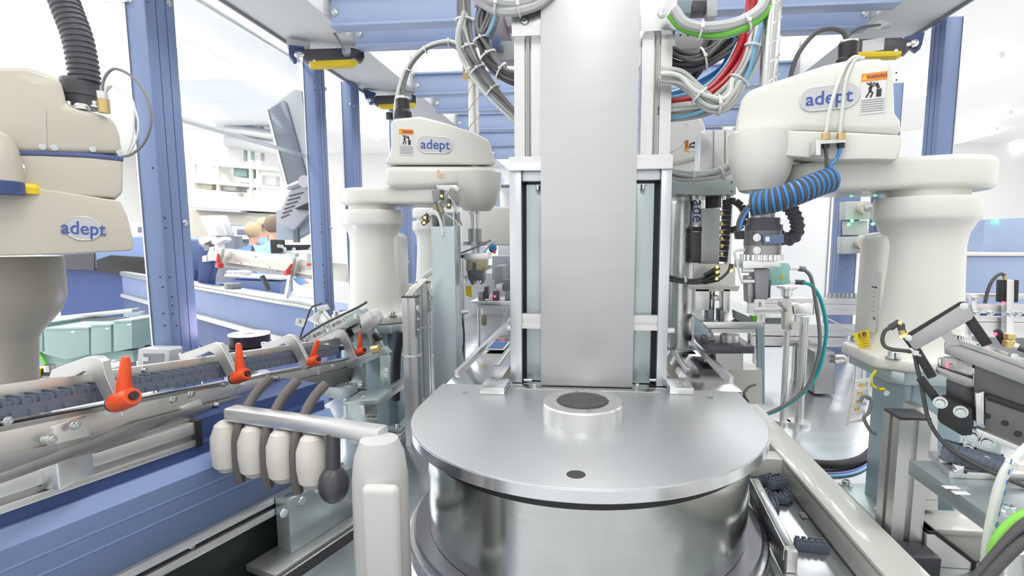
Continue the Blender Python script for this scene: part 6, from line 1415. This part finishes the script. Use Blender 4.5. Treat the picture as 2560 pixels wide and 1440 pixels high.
# ================================================================== people at the far bench
def person(label, px, Y, head_y, hip_y, hair, top, lean=.0, turn=0, scale=1.0, arms=((-.2, .12), (.2, .12))):
    c = at(px, head_y, Y); x, y = c.x, Y; hz = c.z
    t = thing('person', label, 'person', (x, y, 0))
    bm = bmesh.new(); lay = bm.verts.layers.skin.verify()
    def nd(p, r, par=None):
        v = bm.verts.new(p); v[lay].radius = (r, r)
        if par is not None: bm.edges.new((par, v))
        return v
    s = scale; sh = hz - .24 * s
    hip = nd(V(x, y, .92 * s), .15 * s); hip[lay].use_root = True
    w1 = nd(V(x + lean * .3, y + .02, 1.08 * s), .135 * s, hip); ch = nd(V(x + lean * .7, y + .05, sh - .10), .16 * s, w1); nk0 = nd(V(x + lean * .9, y + .07, sh + .03), .085 * s, ch); nk = nd(V(x + lean, y + .08, sh + .11), .055 * s, nk0); hd0 = nd(V(x + lean, y + .09, hz - .04), .075 * s, nk); nd(V(x + lean, y + .10, hz + .05), .08 * s, hd0)
    for sg, (ax_, az_) in zip((-1, 1), arms):
        a0 = nd(V(x + lean * .8 + sg * .17 * s, y + .05, sh - .03), .07 * s, ch); a1 = nd(V(x + sg * .23 * s, y + .05, sh - .28 * s), .052 * s, a0); a2 = nd(V(x + sg * .18 * s, y + .26, sh - .40 * s), .038 * s, a1); pm = nd(V(x + sg * .15 * s, y + .34, sh - .41 * s), .032, a2)
        for k in range(4): f = nd(V(x + sg * .15 * s + (k - 1.5) * .02, y + .39, sh - .42 * s), .010, pm); nd(V(x + sg * .15 * s + (k - 1.5) * .021, y + .42 + .004 * (k % 3), sh - .44 * s), .008, f)
        nd(V(x + sg * .15 * s - sg * .04, y + .37, sh - .41 * s), .010, pm)
        l0 = nd(V(x + sg * .09 * s, y, .80 * s), .095 * s, hip); l1 = nd(V(x + sg * .10 * s, y - .01, .47 * s), .062 * s, l0); l2 = nd(V(x + sg * .10 * s, y + .01, .09 * s), .045 * s, l1); nd(V(x + sg * .10 * s, y + .16, .045), .04, l2)
    me = bpy.data.meshes.new('tmp'); bm.to_mesh(me); bm.free(); o = bpy.data.objects.new('tmp', me); COL.objects.link(o)
    m1 = o.modifiers.new('s', 'SKIN'); m1.use_smooth_shade = True; o.modifiers.new('d', 'SUBSURF').levels = 1
    dg = bpy.context.evaluated_depsgraph_get(); dg.update(); full = bpy.data.meshes.new_from_object(o.evaluated_get(dg)); bpy.data.objects.remove(o)
    off = V(x, y, 0)
    def part(name, m, keep, grow):
        b = bmesh.new(); b.from_mesh(full); b.normal_update()
        if keep is not None: bmesh.ops.delete(b, geom=[f for f in b.faces if not keep(f.calc_center_median())], context='FACES')
        for v in b.verts: v.co += v.normal * grow
        for v in b.verts: v.co -= off
        mm = bpy.data.meshes.new(name); b.to_mesh(mm); b.free(); mm.materials.clear(); mm.materials.append(m)
        for p in mm.polygons: p.use_smooth = True; p.material_index = 0
        oo = bpy.data.objects.new(name, mm); COL.objects.link(oo); oo.parent = t; return oo
    part('body', SKIN, None, 0)
    part('overall', top, lambda c: .10 < c.z < sh + .09 and not (c.y > y + .28), .016)
    hx, hy = x + lean, y + .10
    B().sphere((hx, hy - .02, hz + .035), .105 * s, .93, 1.02, 1.05, 24).obj('hair', hair, t)
    fy = hy + .085
    for sg in (-1, 1): B().sphere((hx + sg * .03, fy, hz + .01), .010).obj('eye', WHITE, t); B().sphere((hx + sg * .085, hy, hz - .005), .018, .5, 1, 1.3).obj('ear', SKIN, t)
    B().sphere((hx, fy + .012, hz - .02), .014, .8, 1, 1.4).obj('nose', SKIN, t); B().sphere((hx, fy, hz - .055), .018, 1, .4, .35).obj('mouth', RED, t)
    for sg in (-1, 1): B().box(x + sg * .10 - .045, x + sg * .10 + .045, y - .06, y + .2, 0, .08, .02).obj('shoe', WHITE, t)
    return t, V(hx, hy, hz)
person('person with short blond hair in a royal blue overall, bending to the screen', 612, 6.4, 582, 0, HAIR, SCRUB, lean=.06)
p, hd = person('person with blond hair held by a violet band, standing between the other two', 648, 7.3, 567, 0, HAIR, SCRUB2, lean=.02); B().sphere(hd + V(.05, -.10, .02), .035, 1, .7, 1).obj('hair_band', PURPLE, p)
person('person with brown hair in a light blue overall beside the tilted monitor stand', 678, 5.7, 568, 0, HAIR2, SCRUB2, lean=-.02)
# ================================================================== hall furniture far behind
def far(name, label, cat, px, py, Y, group=None): return thing(name, label, cat, tuple(at(px, py, Y)), group)
def drop(g, px, py, Y, w_, m=GREY, d=.3):
    c = at(px, py, Y); B().box(c.x - w_ / 2, c.x + w_ / 2, Y + .02, Y + d, 0, c.z).obj('stand', m, g)
g = far('shelf_rack', 'tall white shelf rack with open bays beyond the people', 'shelf', 560, 500, 8.5)
b = B()
for x in (480, 540, 622, 640, 700): b.slab([(x, 400), (x + 6, 400), (x + 7, 500), (x + 1, 500)], 8.5, .06)
for y0 in (402, 448, 492): b.slab([(478, y0), (705, y0 + 18), (705, y0 + 26), (478, y0 + 8)], 8.48, .5)
b.obj('rack_frame', WHITE, g)
for k, (x0, y0, x1, y1, m) in enumerate(((583, 420, 617, 440, SAGE), (556, 460, 590, 476, LGREY), (492, 455, 530, 472, CREAM), (655, 438, 690, 462, LGREY), (600, 455, 620, 470, GREY))):
    B().slab([(x0, y0), (x1, y0 + 2), (x1, y1 + 2), (x0, y1)], 8.6, .3, .01).obj('crate', m, g)
drop(g, 600, 500, 8.5, 1.5, WHITE)
g = far('wall_cabinet', 'long pale cabinet bank with a grey lower edge under the shelf rack', 'cabinet', 540, 520, 8.2)
B().slab([(470, 470), (560, 478), (560, 492), (470, 488)], 8.2, .5, .01).obj('upper_box', WHITE, g); B().slab([(470, 488), (600, 492), (680, 500), (680, 530), (600, 526), (470, 518)], 8.15, .6, .01).obj('front', WHITE, g)
B().slab([(470, 518), (600, 526), (600, 531), (470, 524)], 8.13, .6).obj('grey_edge', LGREY, g); B().slab([(470, 524), (680, 534), (680, 600), (470, 600)], 8.3, .6, .01).obj('lower_box', CREAM, g)
B().box(at(475, 600, 8.35).x, at(680, 600, 8.35).x, 8.35, 8.9, 0, at(560, 600, 8.35).z).obj('plinth', CREAM, g)
g = far('pipe_rack', 'grey pipes and ducts with dark brackets above the shelf rack', 'pipes', 630, 330, 9)
for y0, m, r in ((290, LGREY, .07), (322, ALU, .10), (352, LGREY, .12)): B().cyl(at(570, y0, 9), at(760, y0 + 30, 9), r).obj('pipe', m, g)
for px in (612, 630, 655): B().cyl(at(px, 260, 9.1), at(px + 2, 402, 9.1), .03).obj('bracket_rod', GREY if px != 630 else SAGE, g)
B().slab([(590, 276), (655, 280), (655, 296), (592, 292)], 8.9, .3, .01).obj('grey_duct', LGREY, g)
B().cyl(at(612, 262, 9.1), V(at(612, 262, 9.1).x, 9.1, 3.4), .03).obj('ceiling_rod', GREY, g)
g = far('wall_pillar', 'broad plain white pillar standing beyond the nearest blue post', 'pillar', 520, 400, 8.9)
B().box(at(455, 300, 9).x, at(566, 300, 9).x, 9.0, 9.6, 0, 3.4).obj('pillar_body', WALL, g)
for k, (x0, y0, w1, h1, lab) in enumerate(((600, 562, 58, 40, 'bright screen in a dark green housing beside the bending person'), (352, 556, 50, 34, 'bright screen seen just between the cream tinted robot arm and nearest blue post'))):
    g = far('screen', lab, 'screen', x0, y0, 6.9 if k == 0 else 7.4, None); Y = 6.9 if k == 0 else 7.4
    B().slab([(x0 - w1 / 2, y0), (x0 + w1 / 2, y0 + 2), (x0 + w1 / 2, y0 + h1 + 2), (x0 - w1 / 2, y0 + h1)], Y, .12, .01).obj('housing', mat('screen_green', (.10, .22, .22), .5) if k == 0 else WHITE, g)
    B().slab([(x0 - w1 / 2 + 9, y0 + 3), (x0 + w1 / 2 - 2, y0 + 4), (x0 + w1 / 2 - 2, y0 + h1 - 4), (x0 - w1 / 2 + 9, y0 + h1 - 5)], Y - .01, .01, 0).obj('display', SCREEN, g)
    B().slab([(x0 - 8, y0 + 11), (x0 + 14, y0 + 11), (x0 + 14, y0 + 26), (x0 - 8, y0 + 26)], Y - .02, .01, 0).obj('picture', mat('display_grey', (.2, .22, .3), .5), g)
    c = at(x0, y0 + h1, Y); B().box(c.x - .05, c.x + .05, Y + .03, Y + .12, 0, c.z + .1).obj('stand', GREY, g)
for k, (x0, lab) in enumerate(((497, 'tilted white lit panel hood just right beyond the nearest blue post'), (520, 'second tilted white lit panel hood beside the first'))):
    lab = lab.replace(' right', '')
    g = far('panel_hood', lab, 'panel', x0 + 20, 560, 6.0 + k * .3)
    Y = 6.0 + k * .3; B().slab([(x0, 540), (x0 + 38, 538), (x0 + 58, 590), (x0 + 22, 592)], Y, .08, .01).obj('hood', LGREY, g); B().slab([(x0 + 10, 552), (x0 + 34, 550), (x0 + 48, 588), (x0 + 24, 590)], Y - .01, .02, .004).obj('lit_face', PAPER, g)
    drop(g, x0 + 36, 590, Y, .12)
g = far('handling_machine', 'cluster of white angled handles and grey blocks over a blue machine', 'machine', 520, 620, 4.4)
B().slab([(495, 595), (520, 590), (528, 600), (505, 612), (497, 608)], 4.4, .1, .004).obj('white_handle', WHITE, g); B().slab([(528, 598), (555, 592), (562, 600), (540, 612), (530, 610)], 4.4, .1, .004).obj('white_handle', WHITE, g)
for x0, y0, m in ((510, 612, GREY), (522, 618, ALU), (535, 612, ALU), (518, 632, LGREY), (505, 640, ALU)): B().slab([(x0, y0), (x0 + 12, y0 - 2), (x0 + 12, y0 + 14), (x0, y0 + 15)], 4.42, .08, .004).obj('clamp_block', m, g)
B().slab([(494, 610), (540, 640), (522, 690), (520, 720), (495, 710)], 4.5, .1, .01).obj('blue_body', NAVY, g); drop(g, 510, 712, 4.5, .2, NAVY)
g = far('work_table', 'white edged blue work table behind the far feeder rail', 'table', 620, 695, 5.2)
B().slab([(560, 686), (700, 694), (700, 700), (560, 692)], 5.2, .3, .004).obj('table_top', WHITE, g); B().slab([(570, 700), (700, 704), (700, 735), (575, 730)], 5.22, .25, .01).obj('blue_front', BLUE, g); drop(g, 640, 732, 5.3, .4, NAVY)
for k in range(4): 
    c = at(578 + k * 13, 686, 5.3); o = B().lathe(c, [(0, 0), (.045, 0), (.05, .03), (.035, .045), (0, .047)], 20).obj('dish', LGREY); tag(o, ['small grey dish at the end of the work table by the posts', 'second small grey dish on the blue work table', 'third small grey dish on the blue work table', 'grey dish nearest the strut on the work table'][k], 'dish', 'dishes on the work table')
# bare wall side
g = far('power_socket_panel', 'two grey socket boxes with round plugs on a blue post', 'socket panel', 2150, 560, 3.3)
for (a, b_, c, d) in ((2112, 502, 2178, 550), (2106, 590, 2168, 635)):
    B().slab([(a, b_ + 2), (c, b_), (c, d - 2), (a, d)], 3.22, .07, .004).obj('socket_box', mat('box_pale', (.55, .57, .57)), g); p = at(a + 42, (b_ + d) / 2 - 4, 3.22)
    B().cyl(p, p - V(0, .05, 0), .032).obj('round_plug', CREAM, g); B().tube([p - V(0, .05, 0), p - V(-.04, .09, -.01), p + V(.09, -.08, -.01), p + V(.12, -.04, -.04)], .014, 10).obj('grey_cable', GTUBE, g)
B().slab([(2115, 552), (2170, 552), (2170, 588), (2115, 588)], 3.25, .05, .003).obj('back_box', LGREY, g)
for px, py in ((2122, 561), (2130, 552), (2182, 560), (2198, 553)): B().sphere(at(px, py, 3.18), .009).obj('green_light', LEDG, g)
g = far('blue_machine', 'pale blue machine cabinet with a white top edge beyond the waisted robot column', 'machine', 2500, 700, 3.4)
B().slab([(2400, 640), (2640, 640), (2640, 780), (2396, 780)], 3.4, .6, .006).obj('lower_cabinet', BLUE2, g); B().slab([(2408, 632), (2640, 632), (2640, 640), (2405, 640)], 3.38, .6, .004).obj('white_edge', WHITE, g)
B().slab([(2462, 548), (2640, 540), (2640, 632), (2455, 632)], 3.6, .5, .006).obj('upper_cabinet', BLUE2, g); B().sphere(at(2491, 553, 3.58), .012).obj('green_light', LEDG, g)
c0 = at(2400, 780, 3.45); B().box(c0.x, at(2640, 780, 3.45).x, 3.45, 3.9, 0, c0.z).obj('plinth', NAVY, g)
g = far('rail_unit', 'aluminium rail unit with two black sensors and a red light by the blue cabinet', 'rail', 2480, 800, 2.4)
for y0, h1 in ((740, 10), (772, 22), (798, 12), (822, 34)): B().slab([(2398, y0 - h1 / 2), (2640, y0 - h1 / 2 + 2), (2640, y0 + h1 / 2 + 2), (2398, y0 + h1 / 2)], 2.4 + (y0 == 740) * .05, .04, .001).obj('rail', ALU, g)
B().slab([(2430, 738), (2444, 738), (2444, 840), (2430, 840)], 2.38, .02, .001).obj('clamp_plate', ALUF, g); B().slab([(2518, 700), (2536, 700), (2534, 845), (2516, 845)], 2.36, .03, .001).obj('clamp_plate', ALUF, g)
for x0 in (2504, 2538): B().slab([(x0, 700), (x0 + 10, 700), (x0 + 8, 756), (x0 - 2, 756)], 2.37, .03, .002).obj('black_sensor', BLACK, g)
B().sphere(at(2508, 757, 2.35), .006).obj('red_light', LEDR, g); B().cyl(at(2512, 688, 2.37), at(2512, 700, 2.37), .008).obj('plug_nut', BRASS, g)
B().tube([at(x, y, 2.37) for x, y in ((2512, 688), (2500, 685), (2482, 700), (2470, 725), (2462, 758))], .007, 8).obj('black_cable', DCAB, g)
for px, py in ((2438, 746), (2440, 782), (2475, 782), (2524, 784), (2545, 782)): screw(at(px, py, 2.36), (0, -1, 0), .010, g)
for px in (2410, 2600): c = at(px, 840, 2.45); B().box(c.x - .02, c.x + .02, 2.43, 2.47, 0, c.z).obj('leg', ALU, g)
B().slab([(2440, 842), (2640, 846), (2640, 900), (2440, 890)], 2.5, .1, .003).obj('grey_skirt', LGREY, g)
g = far('wall_louvre', 'tall pale louvred door panel far behind the logo badge robot', 'door panel', 2330, 400, 7)
B().slab([(2255, 330), (2382, 314), (2382, 405), (2255, 410)], 7.0, .1, .01).obj('panel', mat('louvre_pale', (.72, .73, .78), .6), g)
b = B()
for k in range(14): b.slab([(2334, 345 + k * 5), (2345, 344 + k * 5), (2345, 346 + k * 5), (2334, 347 + k * 5)], 6.98, .02)
b.obj('louvres', LGREY, g); c = at(2320, 405, 7.05); B().box(at(2255, 405, 7.05).x, at(2382, 405, 7.05).x, 7.02, 7.12, 0, c.z + .02).obj('lower_panel', WALL, g)
g = far('white_partition', 'white partition wall with one dark joint behind the coiled hose tool', 'partition', 2030, 600, 5.6)
a = at(1920, 600, 5.6); c = at(2085, 600, 5.6); B().box(a.x, c.x, 5.6, 5.66, 0, 2.3, .003).obj('panel', WALL, g); j = at(2072, 600, 5.59).x; B().box(j - .006, j + .006, 5.594, 5.6, 0, 2.3).obj('joint', GREY, g)
g = far('blue_cabinet', 'dark blue cabinet seen between blue posts behind the white robot column', 'cabinet', 1020, 620, 5)
B().box(at(985, 600, 5).x, at(1075, 600, 5).x, 5.0, 5.5, 0, at(1020, 515, 5).z, .01).obj('cabinet_body', BLUE, g); B().box(at(1040, 600, 5).x, at(1072, 600, 5).x, 4.98, 5.0, .4, 1.35, .004).obj('door', NAVY, g)
g = far('far_machines', 'jumble of pale machines at the far end between tube and column', 'machine', 1220, 690, 5)
for x0, x1, y0, y1, m, Y in ((1140, 1168, 612, 690, LGREY, 4.6), (1166, 1200, 600, 660, BLUE2, 5.2), (1230, 1290, 640, 700, GREY, 4.4), (1245, 1290, 600, 645, LGREY, 5.0), (1236, 1256, 665, 720, MCAB, 4.0), (1222, 1250, 440, 560, BLUE2, 6.0), (1250, 1290, 468, 560, ALU, 5.5)):
    B().slab([(x0, y0), (x1, y0), (x1, y1), (x0, y1)], Y, .3, .006).obj('machine_box', m, g)
b0 = at(1140, 690, 4.6); B().box(b0.x, at(1290, 690, 4.6).x, 4.7, 5.4, 0, b0.z + .02).obj('machine_base', LGREY, g)
g = far('far_profile', 'dark cable connector on a grey arm beside the round end of the logo robot', 'connector', 1245, 463, 2.6)
B().cyl(at(1228, 463, 2.6), at(1252, 465, 2.6), .012).obj('connector', DGREY, g); B().cyl(at(1252, 465, 2.6), at(1300, 466, 2.6), .008).obj('arm', GREY, g); c = at(1300, 466, 2.6); B().cyl((c.x, c.y, .998), (c.x, c.y, c.z + .01), .012).obj('arm_post', GREY, g)
